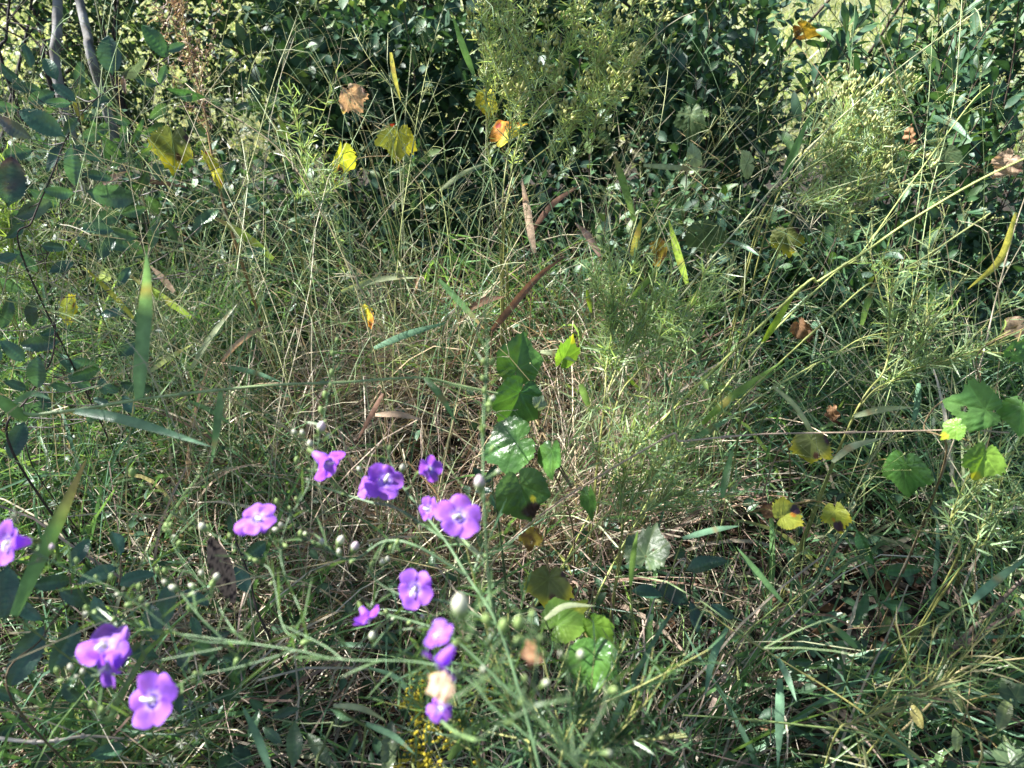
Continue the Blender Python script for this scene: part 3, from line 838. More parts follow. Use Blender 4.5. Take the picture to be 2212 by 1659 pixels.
def flower(plant, pos, axis, R, seed, attach=None, flare=.18, wilt=False, label=None):
    """open trumpet: mouth centre at pos, facing axis"""
    x, y, z = frame_from(axis, seed * .7)
    M = Matrix(((x[0], y[0], z[0], pos[0]), (x[1], y[1], z[1], pos[1]), (x[2], y[2], z[2], pos[2]), (0, 0, 0, 1)))
    mb = MB(); L = R * 1.15
    revolve(mb, [(-L, R * .10), (-L * .85, R * .14), (-L * .6, R * .22), (-L * .3, R * .33), (-R * .02, R * .33), (R * .03, R * .25)],
            [PUR * 1.1, PUR * 1.2, PINK * .8 + .1, PUR, PUR, THROAT], 12)
    revolve(mb, [(-L * 1.22, R * .03), (-L * 1.12, R * .12), (-L * .95, R * .15), (-L * .8, R * .17)], [(.20, .30, .09)] * 4, 8)
    revolve(mb, [(R * .06, R * .27), (-R * .04, R * .20), (-R * .14, R * .10), (-R * .18, R * .01)], [THROAT, THROAT * 1.05, THROAT * .8, THROAT * .6], 12)
    fo = link('flower', mb.mesh('flower', M_PETAL), plant, M, label=label)
    for i in range(5): link('petal', petal_mesh(i, seed, R, flare + (.5 if wilt else 0)), fo, M)
    sm = MB(); tube(sm, [(0, -R * .10, -R * .10), (0, -R * .02, R * .12), (R * .03, R * .16, R * .22), (R * .07, R * .32, R * .20)], R * .055, R * .075, (.88, .88, .82), 6, 8)
    for k in range(3): tube(sm, [(R * .08 * (k - 1), -R * .02, -R * .2), (R * .1 * (k - 1), R * .06, R * .1)], R * .018, R * .045, (.75, .74, .66), 5, 5)
    link('stamens', sm.mesh('stamens', M_BUD), fo, M)
    if attach is not None:
        b = np.asarray(pos) - np.asarray(z) * L * 1.2
        pm = MB(); tube(pm, [attach, (np.asarray(attach) + b) / 2 + np.array([0, 0, -.004]), b], .0009, .0008, (.17, .27, .10), 5, 7); pm.build('pedicel', M_STEM, fo)
    return fo

def bud(plant, pos, d, ln, tipc, seed):
    x, y, z = frame_from(d)
    M = Matrix(((x[0], y[0], z[0], pos[0]), (x[1], y[1], z[1], pos[1]), (x[2], y[2], z[2], pos[2]), (0, 0, 0, 1)))
    mb = MB(); g = np.array((.24, .36, .12)); tc = np.asarray(tipc)
    revolve(mb, [(-ln * .6, ln * .05), (-ln * .12, ln * .08), (0, ln * .16), (ln * .25, ln * .30), (ln * .5, ln * .34), (ln * .75, ln * .28), (ln * .93, ln * .13), (ln, .0001)], [g * .8, g, g, g, g * .4 + tc * .6, tc, tc, tc], 9)
    link('bud', mb.mesh('bud', M_BUD), plant, M)

def stem_leaves(mb, sp, r, step=.012, L=.030, w=.0013, colr=(.13, .22, .09)):
    n = len(sp); tot = np.linalg.norm(np.diff(sp, axis=0), axis=1).sum()
    m = int(tot / step)
    if m < 1: return
    Pn, = [[]]
    for k in range(m):
        x = (k + r.random()) / m * (n - 1.01); i = int(x); p = sp[i] + (sp[i + 1] - sp[i]) * (x - i); tg = norm(sp[i + 1] - sp[i])
        d = norm(tg * .8 + norm(r.normal(0, 1, 3)) * .8); l = L * r.uniform(.5, 1.2); kk = np.linspace(0, 1, 4)[:, None]
        Pn.append(p + d * l * kk + np.array([0, 0, -1]) * l * .15 * kk ** 2)
    Pn = np.array(Pn); ribbons(mb, Pn, np.full((m, 1), w * .5) * np.array([[.7, 1, .9, .2]]), np.asarray(colr) * r.uniform(.8, 1.25, (m, 1)), ref=norm(r.normal(0, 1, (m, 3))))

# ================================================================== PLACING: background
r0 = np.random.default_rng(77)

# meadow turf seen through the gap at the top right
def meadow():
    mb = MB(); r = np.random.default_rng(5); n = 20000
    y = r.uniform(3.6, 11, n) ; x = r.uniform(-1, 1, n) * (.75 * y + .8)
    L = r.uniform(.08, .55, n) * (1 + .5 * Noise(41, 1.8)(np.stack([x, y, 0 * x], -1))); az = r.uniform(0, 6.28, n); K = 4
    Pn = np.zeros((n, K, 3)); Pn[:, 0] = np.stack([x, y, 0 * x], -1); e = np.radians(r.uniform(40, 88, n))
    for k in range(1, K):
        e = e - r.uniform(.1, .5, n)
        Pn[:, k] = Pn[:, k - 1] + (L / (K - 1))[:, None] * np.stack([np.cos(e) * np.cos(az), np.cos(e) * np.sin(az), np.sin(e)], -1)
    ribbons(mb, Pn, r.uniform(.002, .005, (n, 1)) * np.array([[1, 1, .7, .1]]), pick(r, [(.28, .36, .18), (.42, .45, .30), (.16, .24, .10), (.52, .50, .40)], n) * (1 + .45 * Noise(4, 2.2)(Pn[:, 0]))[:, None], ref=norm(r.normal(0, 1, (n, 3))))
    mb.build('meadow_grass', M_GRASS, kind='stuff', label='pale sunlit meadow grass beyond the shrubs')['category'] = 'grass'
meadow()

# dark background shrubs, centre and left; every larger leaf is an object
oval = leaf_protos('leaf', [(.035, .085, .035), (.05, .11, .04), (.028, .07, .04), (.06, .13, .05), (.10, .16, .05)], M_WAX, .52, 6)
tiny = leaf_protos('leaf', [(.05, .10, .035), (.08, .14, .045), (.035, .075, .03), (.16, .20, .06)], M_WAX, .55, 4)
oblong = leaf_protos('leaf', [(.04, .10, .045), (.055, .125, .05), (.032, .08, .042), (.075, .15, .05)], M_WAX, .30, 7, wfun=lambda s: np.sin(np.pi * np.clip(s, 0, 1) ** 1.15) ** .8, wav=.03)

DKS = [(.045, .105, .055), (.065, .135, .06), (.035, .08, .05)]
def back_shrub(label, u0, u1, vtop, d, n, protos, ll, per, seed, twigs=3, group=None, mass=None, base_dy=.1):
    r = np.random.default_rng(seed); st = []
    for k in range(n):
        u = u0 + (u1 - u0) * (k + r.uniform(.1, .9)) / n
        dd = d * r.uniform(.93, 1.1); tip = P(u, vtop + r.uniform(-60, 140), dd)
        st.append((np.array([tip[0] + r.uniform(-.15, .15), tip[1] + r.uniform(-.1, .15) + base_dy, 0.0]), tip))
    t = shrub(label, st, protos, ll, per, seed, twigs=twigs, group=group, start=.15)
    if mass: inner(t, st, mass, seed)
    return t
def inner(t, st, mass, seed):
    n, size, cols, h = mass
    tips = np.array([q[1] for q in st]); c = tips.mean(0); rx = np.ptp(tips[:, 0]) / 2 + .15; ht = h or c[2]
    foliage_mass('inner_foliage', None, (c[0], c[1] + .12, ht * .52), (rx, .26, ht * .56), n, size, cols, seed + 900, M_WAX, t, shell=.0)
back_shrub('leafy shrub rising in the upper right corner behind the evergreen stems', 1930, 2300, 0, 2.3, 9, oblong, .06, 17, 214, 3, mass=(2600, .05, DKS + [(.09, .15, .05)], 1.05))
back_shrub('dark leafy shrub at the top centre, left of the fine leaved herb', 470, 1010, 0, 2.25, 9, oval, .062, 16, 201, 3, mass=(3800, .05, DKS, 1.15))
back_shrub('dark evergreen shrub behind the budding herb at the top centre', 1010, 1420, 20, 2.25, 7, oval, .066, 15, 202, 3, mass=(3200, .05, DKS, 1.15))
back_shrub('dark small leaved shrub right of the budding herb', 1400, 1720, 60, 2.15, 7, oval, .048, 18, 203, 3, mass=(2600, .04, DKS, .95))
back_shrub('small leaved glinting shrub under the pale trunks at top left', 0, 470, -10, 2.5, 10, tiny, .030, 22, 204, 5, mass=(5200, .028, DKS + [(.10, .16, .05)], 1.1))

def low_shrub(label, u0, u1, v0, v1, d, n, protos, ll, per, seed, twigs=2):
    r = np.random.default_rng(seed); st = []
    for k in range(n):
        u = u0 + (u1 - u0) * (k + r.uniform(.1, .9)) / n; tip = P(u, r.uniform(v0, v1), d * r.uniform(.95, 1.08))
        st.append((np.array([tip[0] + r.uniform(-.1, .1), tip[1] + r.uniform(0, .12), 0.0]), tip))
    t = shrub(label, st, protos, ll, per, seed, twigs=twigs, start=.1)
    inner(t, st, (1800, .036, DKS, None), seed)
    return t
low_shrub('low dark leafy growth behind the yellow vine leaves', 560, 1300, 230, 400, 2.05, 9, oval, .046, 13, 205)
low_shrub('low dark leafy growth at the left edge behind the bramble', -120, 180, 200, 420, 1.9, 7, oval, .036, 13, 215)
low_shrub('low dark leafy growth at the right edge under the evergreen shrubs', 2020, 2330, 230, 430, 1.75, 7, oval, .04, 13, 216)
low_shrub('low dark leafy growth at upper left behind the dry weed', 150, 640, 250, 400, 1.95, 8, oval, .040, 13, 212)
low_shrub('low dark leafy growth in the shadow right of the sunlit clump', 1280, 1700, 300, 450, 1.85, 8, oval, .046, 14, 213)
low_shrub('low dark leafy growth in the shade below the right hand shrub', 1500, 2212, 330, 560, 1.75, 10, oval, .040, 14, 206)

# evergreen shrub of oblong leaves on upright stems, top right
def right_shrubs():
    spec = [
        ('oblong leaved evergreen shrub standing before the bright gap at the top right', [(1800, 70), (1850, 20), (1900, 90), (1765, 160)], 1.85, 207),
        ('tall oblong leaved evergreen shrub just right of the bright gap', [(1960, -30), (1990, 60), (2030, -20), (1935, 130)], 1.75, 208),
        ('oblong leaved evergreen shrub in the top right corner', [(2100, -40), (2160, 20), (2205, -30), (2070, 60)], 1.6, 209),
        ('short oblong leaved evergreen shrub at the right edge', [(2150, 170), (2205, 230), (2120, 250)], 1.45, 210),
        ('oblong leaved evergreen shrub left of the bright gap', [(1640, 40), (1590, 110), (1690, 120), (1540, 40)], 2.0, 211)]
    for label, tips, d, sd in spec:
        r = np.random.default_rng(sd); st = []
        for (u, v) in tips:
            tip = P(u, v, d * r.uniform(.95, 1.06)); st.append((np.array([tip[0] + r.uniform(-.12, .05), tip[1] + r.uniform(-.03, .1), 0.0]), tip))
        shrub(label, st, oblong, .072, 25, sd, twigs=2, start=.3, rad=.0035, upness=.9, group='oblong leaved evergreen shrubs')
right_shrubs()

# far shrubs behind, so that the thicket has depth
for (nm, lb, c, rd, n, sz, sd) in [
        ('far_shrub', 'shadowy shrub mass behind the dark leaves at top centre', (-.35, 3.2, .75), (1.25, .4, 1.0), 9500, .055, 301),
        ('far_shrub', 'shadowy shrub mass behind the trunks at top left', (-2.1, 3.2, .65), (1.0, .4, .95), 11000, .032, 302),
        ('far_shrub', 'shadowy shrub mass left of the bright gap at the top right', (.72, 3.0, .45), (.32, .3, .62), 2800, .045, 304),
        ('far_shrub', 'shadowy shrub mass beyond the top right corner', (2.95, 3.4, .7), (.95, .4, 1.1), 8500, .05, 303)]:
    t = thing(nm, lb, 'shrub', (c[0], c[1], 0))
    foliage_mass('foliage', None, c, rd, n, sz, [(.04, .085, .04), (.06, .115, .05), (.09, .15, .055)], sd, M_WAX, t)
    mb = MB(); r = np.random.default_rng(sd)
    for k in range(7): tube(mb, [(c[0] + r.normal(0, .1), c[1], 0), (c[0] + r.normal(0, .3), c[1], .4), (c[0] + r.normal(0, .7), c[1] + r.normal(0, .2), 1.1)], .012, .004, (.10, .08, .06), 5, 8)
    mb.build('stems', M_WOOD, t)

# trees whose trunks stand at the top left; their unseen crowns are added along sun rays to shade chosen spots
def trunk_mat():
    m = bpy.data.materials.new('pale_bark'); m.use_nodes = True; nt = m.node_tree; N = nt.nodes; Lk = nt.links; pr = N['Principled BSDF']
    geo = N.new('ShaderNodeNewGeometry'); n1 = N.new('ShaderNodeTexNoise'); n1.inputs['Scale'].default_value = 25; n1.inputs['Detail'].default_value = 6
    mp = N.new('ShaderNodeMapping'); mp.inputs['Scale'].default_value = (1, 1, .45); Lk.new(geo.outputs['Position'], mp.inputs[0]); Lk.new(mp.outputs[0], n1.inputs['Vector'])
    cr = N.new('ShaderNodeValToRGB'); cr.color_ramp.elements[0].position = .36; cr.color_ramp.elements[0].color = (.10, .09, .08, 1)
    cr.color_ramp.elements[1].position = .6; cr.color_ramp.elements[1].color = (.27, .27, .27, 1); Lk.new(n1.outputs['Fac'], cr.inputs[0]); Lk.new(cr.outputs[0], pr.inputs['Base Color'])
    pr.inputs['Roughness'].default_value = .9
    bp = N.new('ShaderNodeBump'); bp.inputs['Strength'].default_value = .5; bp.inputs['Distance'].default_value = .01; Lk.new(n1.outputs['Fac'], bp.inputs['Height']); Lk.new(bp.outputs[0], pr.inputs['Normal'])
    return m
M_BARK = trunk_mat()
def shade_centre(u, v, d, dist):
    return P(u, v, d) + SUNV * dist
def tree(label, path, r0_, r1_, crowns, seed):
    """crowns: (centre, radius, leaves)"""
    base = path[0]
    t = thing('tree', label, 'tree', base, None)
    mb = MB(); sp = tube(mb, path, r0_, r1_, (1, 1, 1), 9, 26); mb.build('trunk', M_BARK, t)
    r = np.random.default_rng(seed)
    for i, (c, rad, n) in enumerate(crowns):
        c = np.asarray(c); lm = MB(); j = sp[int(len(sp) * r.uniform(.6, .95))]
        tube(lm, [j, (j + c) / 2 + np.array([0, 0, .25]), c], r1_ * .7, .008, (.3, .28, .25), 6, 12)
        for q in range(6):
            tube(lm, [c - (c - j) * .15, c + r.normal(0, .25, 3), c + norm(r.normal(0, 1, 3)) * np.array(rad) * .8], .008, .003, (.3, .28, .25), 4, 7)
        lm.build('limb', M_BARK, t)
        foliage_mass('shade_crown', None, c, rad, n, .07, [(.06, .12, .035), (.09, .16, .04)], seed + i * 3 + 1, M_LEAF, t, shell=.1)  # clump added out of view to cast dappled shade
tree('thin grey trunk with pale left edge at the top left', [P(132, 250, 2.2) * [1, 1, 0], P(130, 200, 2.2), P(124, 60, 2.2), P(118, -60, 2.2), P(116, -60, 2.2) + [-.01, .02, .3], P(110, -60, 2.2) + [-.1, .1, 1.2], P(110, -60, 2.2) + [-.3, .0, 3.2]], .015, .012,
     [(shade_centre(250, 1350, .9, 2.6), (.6, .5, .35), 330), (shade_centre(60, 300, 1.6, 2.6), (.6, .5, .4), 420), (shade_centre(700, 1560, .8, 2.7), (.4, .3, .3), 110), (shade_centre(200, 850, 1.1, 2.5), (.4, .35, .35), 180), (shade_centre(620, 120, 2.3, 2.8), (.45, .35, .35), 380)], 401)
tree('white blotched leaning trunk at the top left, beside the grey one', [P(225, 200, 2.15) * [1, 1, 0], P(208, 160, 2.15), P(190, 80, 2.15), P(166, -20, 2.18), P(140, -120, 2.2), P(130, -120, 2.2) + [-.06, -.03, .3], P(140, -120, 2.2) + [-.2, -.2, 1.4], P(140, -120, 2.2) + [.1, -.3, 3.0]], .014, .010,
     [(shade_centre(1700, 560, 1.5, 2.9), (.42, .4, .35), 420), (shade_centre(1600, 1500, .9, 2.8), (.55, .4, .3), 240), (shade_centre(1900, 1050, 1.1, 2.8), (.4, .4, .35), 220), (shade_centre(1640, 200, 2.1, 3.0), (.5, .4, .35), 420)], 402)
# bare dark stems between the trunks
for i, (lb, pts, rad) in enumerate([
        ('dark bare stem forking at the far left of the top edge', [(10, 330, 2.5), (30, 190, 2.5), (60, 60, 2.55), (72, -30, 2.6)], .008),
        ('dark bare stem left of the grey trunk', [(105, 170, 2.6), (95, 90, 2.6), (75, 30, 2.65), (70, -30, 2.7)], .009),
        ('thin bare stem crossing the foot of the white trunk', [(135, 170, 2.6), (95, 110, 2.6), (30, 40, 2.6), (0, 10, 2.6)], .006),
        ('thin bare stem leaning right at the top left corner', [(12, 160, 2.4), (14, 80, 2.4), (20, 10, 2.4), (26, -30, 2.4)], .006),
        ('dark upright stem in the shrub right of the white trunk', [(245, 160, 2.6), (250, 60, 2.6), (252, -30, 2.6)], .014)]):
    w = [P(*q) for q in pts]; b = np.array([w[0][0], w[0][1] + .05, 0]); t = thing('bare_stem', lb, 'bare stem', b)
    mb = MB(); sp = tube(mb, [b] + w, rad, rad * .55, (.055, .045, .045), 6, 24); mb.build('stem', M_WOOD, t)
    mb = MB(); r = np.random.default_rng(500 + i)
    for k in range(7):
        j = sp[r.integers(10, 22)]; d = norm(r.normal(0, 1, 3) + [0, 0, .5]); L = r.uniform(.12, .3)
        tube(mb, [j, j + d * L * .5 + r.normal(0, .01, 3), j + d * L], rad * .4, rad * .15, (.06, .05, .045), 4, 6)
    mb.build('twigs', M_WOOD, t)

# ================================================================== vines and loose leaves
vine('green grape vine with large glossy leaves climbing up the middle of the grass', [
    (1118, 785, 118, 80, 'green', 10, -10), (1118, 862, 135, 250, 'green', -15, 15), (1105, 958, 140, 200, 'green', 20, 10),
    (1192, 985, 95, 265, 'green', 55, 0), (1128, 1060, 135, 285, 'greenblotch', 5, 10), (1272, 1078, 80, 268, 'green', 60, 0), (1222, 765, 90, 70, 'bright', 55, -10),
    (1165, 872, 38, 60, 'pale', 20, 0)], .86, seed=1)
vine('grape vine with three fresh leaves low at the bottom centre', [
    (1215, 1340, 120, 45, 'bright', -20, 10), (1283, 1425, 130, 265, 'green', 20, 5), (1290, 1358, 90, 300, 'bright', 30, 10)], .88, seed=2)
vine('grape vine with bright toothed leaves at the right edge', [
    (2112, 882, 124, 168, 'mid', -10, -15, .86), (2122, 992, 98, 255, 'bright', -25, 5, .84), (2062, 926, 58, 215, 'bright', 15, 5, .85), (2206, 890, 100, 260, 'mid', 20, 0, .85), (2195, 760, 60, 40, 'mid', 30, 0, .85)],
    seed=3, extra=[P(2230, 700, .86)])
vine('grape vine with spotted yellowing leaves at upper left beside the dry weed', [
    (372, 312, 105, 265, 'olivespot', 10, 10, 1.45), (466, 366, 92, 200, 'yelred', 5, 62, 1.45), (170, 195, 48, 250, 'dull', 20, 0, 1.5)], seed=4)
vine('grape vine with two backlit yellow leaves and a withered pinkish leaf, upper centre left', [
    (738, 345, 100, 268, 'yelblotch', -58, 0, 1.6), (858, 302, 92, 262, 'yelhalf', 5, 5, 1.55), (762, 210, 74, 300, 'tan', 10, 5, 1.7)], seed=5)
vine('grape vine with orange and yellow leaves inside the budding herb', [
    (1052, 218, 68, 262, 'yellow', 30, 10, 1.68), (1092, 292, 92, 60, 'orange', -45, 25, 1.6)], seed=6)
vine('grape vine with dull green and pale leaves right of the middle', [
    (1520, 508, 92, 280, 'dull', 5, 10, 1.45), (1425, 545, 80, 200, 'yelbrown', 30, 50, 1.45), (1492, 258, 80, 265, 'dull', 20, 0, 1.75), (1500, 338, 58, 30, 'pale', 10, 40, 1.6),
    (1612, 355, 66, 190, 'pale', 0, 45, 1.55), (1700, 515, 80, 275, 'olivespot', 20, 10, 1.4), (1565, 410, 26, 270, 'bright', 50, 0, 1.5)], seed=7)
vine('grape vine with withered and pale leaves in front of the right hand shrub', [
    (1892, 252, 78, 60, 'pale', 0, 40, 1.5), (2042, 338, 72, 260, 'dull', 10, 0, 1.45), (2176, 352, 70, 230, 'tan', 0, 10, 1.4), (1738, 66, 70, 300, 'yelbrown', 45, 20, 1.85), (1968, 292, 60, 280, 'brown', 65, 0, 1.4)], seed=8)
vine('grape vine with blotched yellow leaves low on the right', [
    (1752, 962, 90, 265, 'olivespot', 10, 10), (1698, 1112, 80, 30, 'yelblotch', 0, 20), (1806, 1112, 72, 275, 'yelblotch', 20, 5), (1398, 1190, 118, 80, 'dull', -20, 10), (1955, 1015, 110, 265, 'green', 20, 10)], .92, seed=9)
vine('grape vine with a torn yellow and black leaf below the middle', [
    (1185, 1262, 110, 265, 'olivespot', 5, 10), (1150, 1160, 60, 250, 'yelbrown', 30, 0)], .95, seed=10)
vine('grape vine with tan withered leaves at the right edge', [(2195, 705, 58, 200, 'tan', 10, 20, 1.05), (2180, 1640, 70, 100, 'dull', 10, 10, .8), (2190, 1500, 66, 120, 'dull', 20, 10, .85)], seed=11)

def loose_leaf(label, u, v, px, ang, kind, yaw, pit, d=None, seed=0):
    k = dict(LEAF_KIND[kind]); mat = MATS[k.pop('mat')]
    d = d or dcan(u, v) * .95
    o = link('fallen_leaf', grape_leaf(700 + seed, **k).mesh('fallen_leaf', mat), None, leaf_matrix(P(u, v, d), ang, px / F * d / 1.62, yaw, pit))
    tag(o, label, 'fallen leaf')
loose_leaf('orange red leaf caught in the straw left of the middle', 800, 678, 66, 200, 'orange', 20, 62, seed=1)
loose_leaf('dark purple and yellow withered leaf at the left edge', 140, 665, 70, 350, 'olivespot', 0, 45, seed=4)
loose_leaf('dark red withered leaf in shade at right', 1728, 705, 62, 300, 'brown', 20, 10, seed=6)
loose_leaf('red brown folded leaf low on the right', 1798, 885, 50, 280, 'brown', 55, 0, seed=7)
loose_leaf('purple withered leaf low on the right beside the yellow one', 1665, 1105, 46, 150, 'brown', 20, 20, seed=8)
loose_leaf('small pale curled leaf in the grass at left', 225, 600, 30, 60, 'pale', 20, 10, seed=9)

# the speckled brown leaf hanging at lower left
def speckled():
    d = .80; v, q, tint, s, t = leaf_geo(30, 6, lambda x: np.sin(np.pi * np.clip(x, 0, 1) ** .95) ** .7, fold=.25, curl=.04, width=.15, wav=.012, vein_gain=-.45)
    r = np.random.default_rng(6); c = np.tile(np.array((.30, .22, .17)), (len(v), 1)) * tint[:, None]
    for k in range(60):
        p = v[r.integers(0, len(v))]; f = np.hypot(v[:, 0] - p[0], v[:, 1] - p[1]) < r.uniform(.008, .03); c[f] = (.05, .035, .035)
    mb = MB(); mb.add(v, q, None, c); M = leaf_matrix(P(480, 1232, d), -72, 158 / F * d, 12, 5); M.translation -= M.to_3x3() @ Vector((0, .5, 0))
    tag(link('fallen_leaf', mb.mesh('fallen_leaf', M_DRY), None, M), 'long brown black speckled dead leaf hanging at lower left', 'fallen leaf')
speckled()

# ================================================================== brambles
GREY = (.12, .12, .12)
bramble('dark bramble with toothed blue green leaves arching up the left edge', [(50, 560, 1.12), (70, 477, 1.12), (110, 383, 1.14), (143, 300, 1.16), (187, 233, 1.18), (247, 187, 1.2), (333, 143, 1.22), (372, 118, 1.22)], [
    (238, 122, 82, 96, -10, -5, (.045, .11, .075), None, .82), (337, 92, 84, 124, 15, 5, (.06, .15, .05)), (378, 103, 44, 20), (352, 160, 50, 252, 0, 10), (318, 177, 50, 165), (400, 203, 88, -22, 30, 10, (.05, .13, .055), None, .42),
    (285, 150, 74, 18, 55, 10, (.10, .14, .12)), (140, 200, 62, 135), (128, 222, 54, 178), (93, 267, 98, 148, 10, 5), (32, 278, 76, 152, -20, 10, (.10, .13, .12), (.22, .18, .18)), (152, 272, 56, 225, 10, 20),
    (120, 338, 78, 232, 45, 0), (157, 355, 92, 272, 10, 5, None, None, .5), (22, 395, 112, 84, 10, 0, (.05, .11, .075), (.10, .06, .07), .72), (72, 452, 82, 18, 20, 10, (.08, .14, .10)), (240, 422, 108, -14, 15, 15), (130, 415, 60, 178), (10, 560, 60, 200), (170, 235, 50, 280, 40, 0, (.20, .20, .04)), (268, 182, 40, 270, 50, 0, (.20, .13, .10), (.12, .07, .06))],
    None, 21, rad=.0015)
bramble('bramble shoot with many grey green leaves before the trunks at top left', [(150, 520, 1.35), (130, 400, 1.36), (120, 300, 1.38), (150, 200, 1.4), (200, 130, 1.42)], [
    (90, 210, 66, 200), (170, 160, 60, 60), (110, 150, 58, 120), (60, 190, 62, 170), (200, 290, 60, 20), (40, 330, 64, 190), (100, 430, 66, 150), (190, 330, 62, 330), (210, 380, 60, 350), (60, 120, 56, 100), (220, 220, 50, 20), (150, 480, 60, 200), (40, 470, 66, 230), (180, 450, 58, 330), (230, 470, 70, 10), (20, 160, 60, 140), (260, 260, 44, 340), (10, 230, 66, 180)], None, 33, rad=.0012, jit=.08)
bramble('bramble with small dark toothed leaves low at the left edge', [(20, 960, 1.05), (60, 860, 1.08), (110, 780, 1.1), (120, 700, 1.12)], [
    (13, 680, 74, 80), (68, 676, 58, 270, 10, 0, (.04, .08, .03)), (88, 742, 86, 190), (182, 806, 66, 10, 10, 20, (.06, .15, .05)), (80, 803, 82, 260), (38, 948, 88, 250), (130, 835, 50, 330), (30, 760, 66, 140)], None, 22)
bramble('trailing dewberry with pleated dark leaves at the lower left', [(20, 1500, .72), (90, 1380, .76), (160, 1300, .8), (300, 1270, .84), (420, 1240, .88)], [
    (253, 1173, 68, 92), (170, 1196, 72, 58), (110, 1259, 92, 8, 0, 20), (60, 1413, 140, 238, 10, 5), (142, 1396, 118, 246, -10, 5), (12, 1276, 120, 265, 10, 0, (.05, .11, .07)), (360, 1302, 96, 262), (214, 1240, 84, 200), (290, 1250, 80, 20),
    (330, 1340, 84, 280), (420, 1290, 70, 330), (160, 1290, 84, 330), (60, 1320, 80, 150), (215, 1320, 78, 285)], None, 23, rad=.0013, stemc=(.13, .10, .06))
bramble('dewberry sprig with two pleated leaves behind the purple flowers', [(560, 1330, .95), (540, 1250, 1.0), (510, 1170, 1.02)], [(500, 1130, 52, 268), (522, 1248, 74, 300), (550, 1190, 66, 30), (470, 1190, 50, 170)], None, 24)
bramble('leafy weed with broad pointed leaves at the bottom edge', [(690, 1680, .72), (700, 1610, .74), (720, 1560, .76)], [
    (635, 1610, 96, 88, 5, 0, (.09, .15, .06)), (690, 1622, 100, 120, 10, 10, (.10, .15, .07)), (760, 1610, 60, 60), (840, 1620, 120, 84, 5, 0, (.12, .16, .07), None, .42), (590, 1590, 60, 140), (548, 1565, 66, 70), (615, 1540, 60, 20), (740, 1545, 62, 160)],
    None, 25, colr=(.07, .14, .06), stemc=(.14, .18, .07), name='leafy_weed', wr=.46, cat='weed', teeth=9)
bramble('leafy weed with broad dark leaves beside the bare soil at lower right', [(1880, 1480, 1.05), (1890, 1400, 1.06), (1900, 1310, 1.08)], [
    (1945, 1232, 108, 2, 0, 30, (.06, .17, .045), None, .38), (1862, 1318, 78, 70, 10, 0, (.06, .15, .05)), (1936, 1308, 66, 350, 0, 20), (1892, 1420, 106, 12, 0, 25, (.04, .12, .05), None, .36), (1930, 1500, 124, 350, 0, 25, (.06, .16, .045), None, .3),
    (1866, 1180, 84, 292, 20, 0, (.05, .14, .045)), (1912, 1352, 46, 60, 10, 0, (.16, .20, .06)), (1850, 1350, 50, 160, 10, 0, (.14, .15, .06)), (1960, 1580, 100, 200), (1900, 1600, 110, 330)],
    None, 26, colr=(.045, .12, .045), stemc=(.12, .12, .05), name='leafy_weed', wr=.48, cat='weed', mat=M_GLOSS, teeth=0 or 20)
bramble('weed with drooping spotted oval leaves at the bottom right', [(2120, 1640, .86), (2090, 1540, .88), (2060, 1470, .9)], [
    (2062, 1500, 70, 290, 10, 0, (.17, .22, .09)), (2068, 1590, 66, 265, 10, 0, (.14, .19, .08)), (1980, 1545, 56, 290, 10, 0, (.22, .20, .07)), (2168, 1545, 84, 70, 10, 0, (.22, .27, .10)), (2185, 1630, 80, 110, 10, 0, (.20, .25, .09)), (2030, 1640, 50, 250)],
    None, 27, colr=(.12, .2, .07), stemc=(.2, .2, .09), name='leafy_weed', wr=.5, cat='weed')
bramble('leafy weed with dark crinkled leaves in the straw at lower right', [(1500, 1330, 1.0), (1490, 1280, 1.02), (1500, 1220, 1.04)], [(1520, 1220, 96, 10), (1455, 1285, 80, 150), (1500, 1330, 70, 280), (1400, 1280, 70, 170), (1560, 1320, 60, 330)], None, 28, colr=(.04, .10, .06), name='leafy_weed', cat='weed')
bramble('small sprig of rounded seedling leaves on the shady soil', [(1790, 1460, 1.05), (1780, 1400, 1.06), (1775, 1340, 1.08)], [(1750, 1345, 42, 150), (1790, 1335, 46, 40), (1730, 1385, 46, 200), (1815, 1395, 48, 20, 0, 20, (.13, .24, .08)), (1755, 1400, 40, 280), (1800, 1360, 36, 70), (1735, 1430, 44, 180)], None, 29, colr=(.06, .14, .06), stemc=(.1, .14, .06), name='seedling', cat='seedling', wr=.6, teeth=0 or 20)
bramble('seedling with rounded leaflets left of the blotched grape leaf', [(1075, 1110, .98), (1065, 1060, .98), (1062, 1020, .98)], [(1060, 1025, 48, 60), (1085, 1060, 40, 20), (1045, 1060, 44, 160), (1070, 1085, 46, 300), (1035, 1025, 40, 130)], None, 30, colr=(.05, .13, .07), stemc=(.1, .14, .06), name='seedling', cat='seedling', wr=.6, teeth=20)
bramble('sprig of three yellow green leaflets right of the middle', [(1600, 900, 1.1), (1575, 860, 1.1), (1560, 840, 1.1)], [(1522, 828, 38, 120, 0, 10, (.22, .32, .08)), (1538, 825, 30, 70, 0, 10, (.24, .34, .09)), (1565, 838, 44, 5, 0, 25, (.20, .32, .08))], None, 31, stemc=(.2, .24, .08), name='seedling', cat='seedling', wr=.5, teeth=20)
bramble('small lance leaved weed in the sunlit grass at left', [(290, 420, 1.4), (280, 350, 1.42), (285, 290, 1.44)], [(298, 285, 62, 62, 20, 0, (.15, .30, .07)), (268, 290, 66, 85, 10, 0, (.09, .20, .07)), (240, 315, 70, 130, 30, 0, (.14, .28, .06)), (310, 330, 52, 30, 30, 0, (.18, .30, .07)), (262, 350, 52, 200)], None, 32, colr=(.1, .2, .06), stemc=(.15, .2, .08), name='leafy_weed', cat='weed', wr=.34, teeth=20)

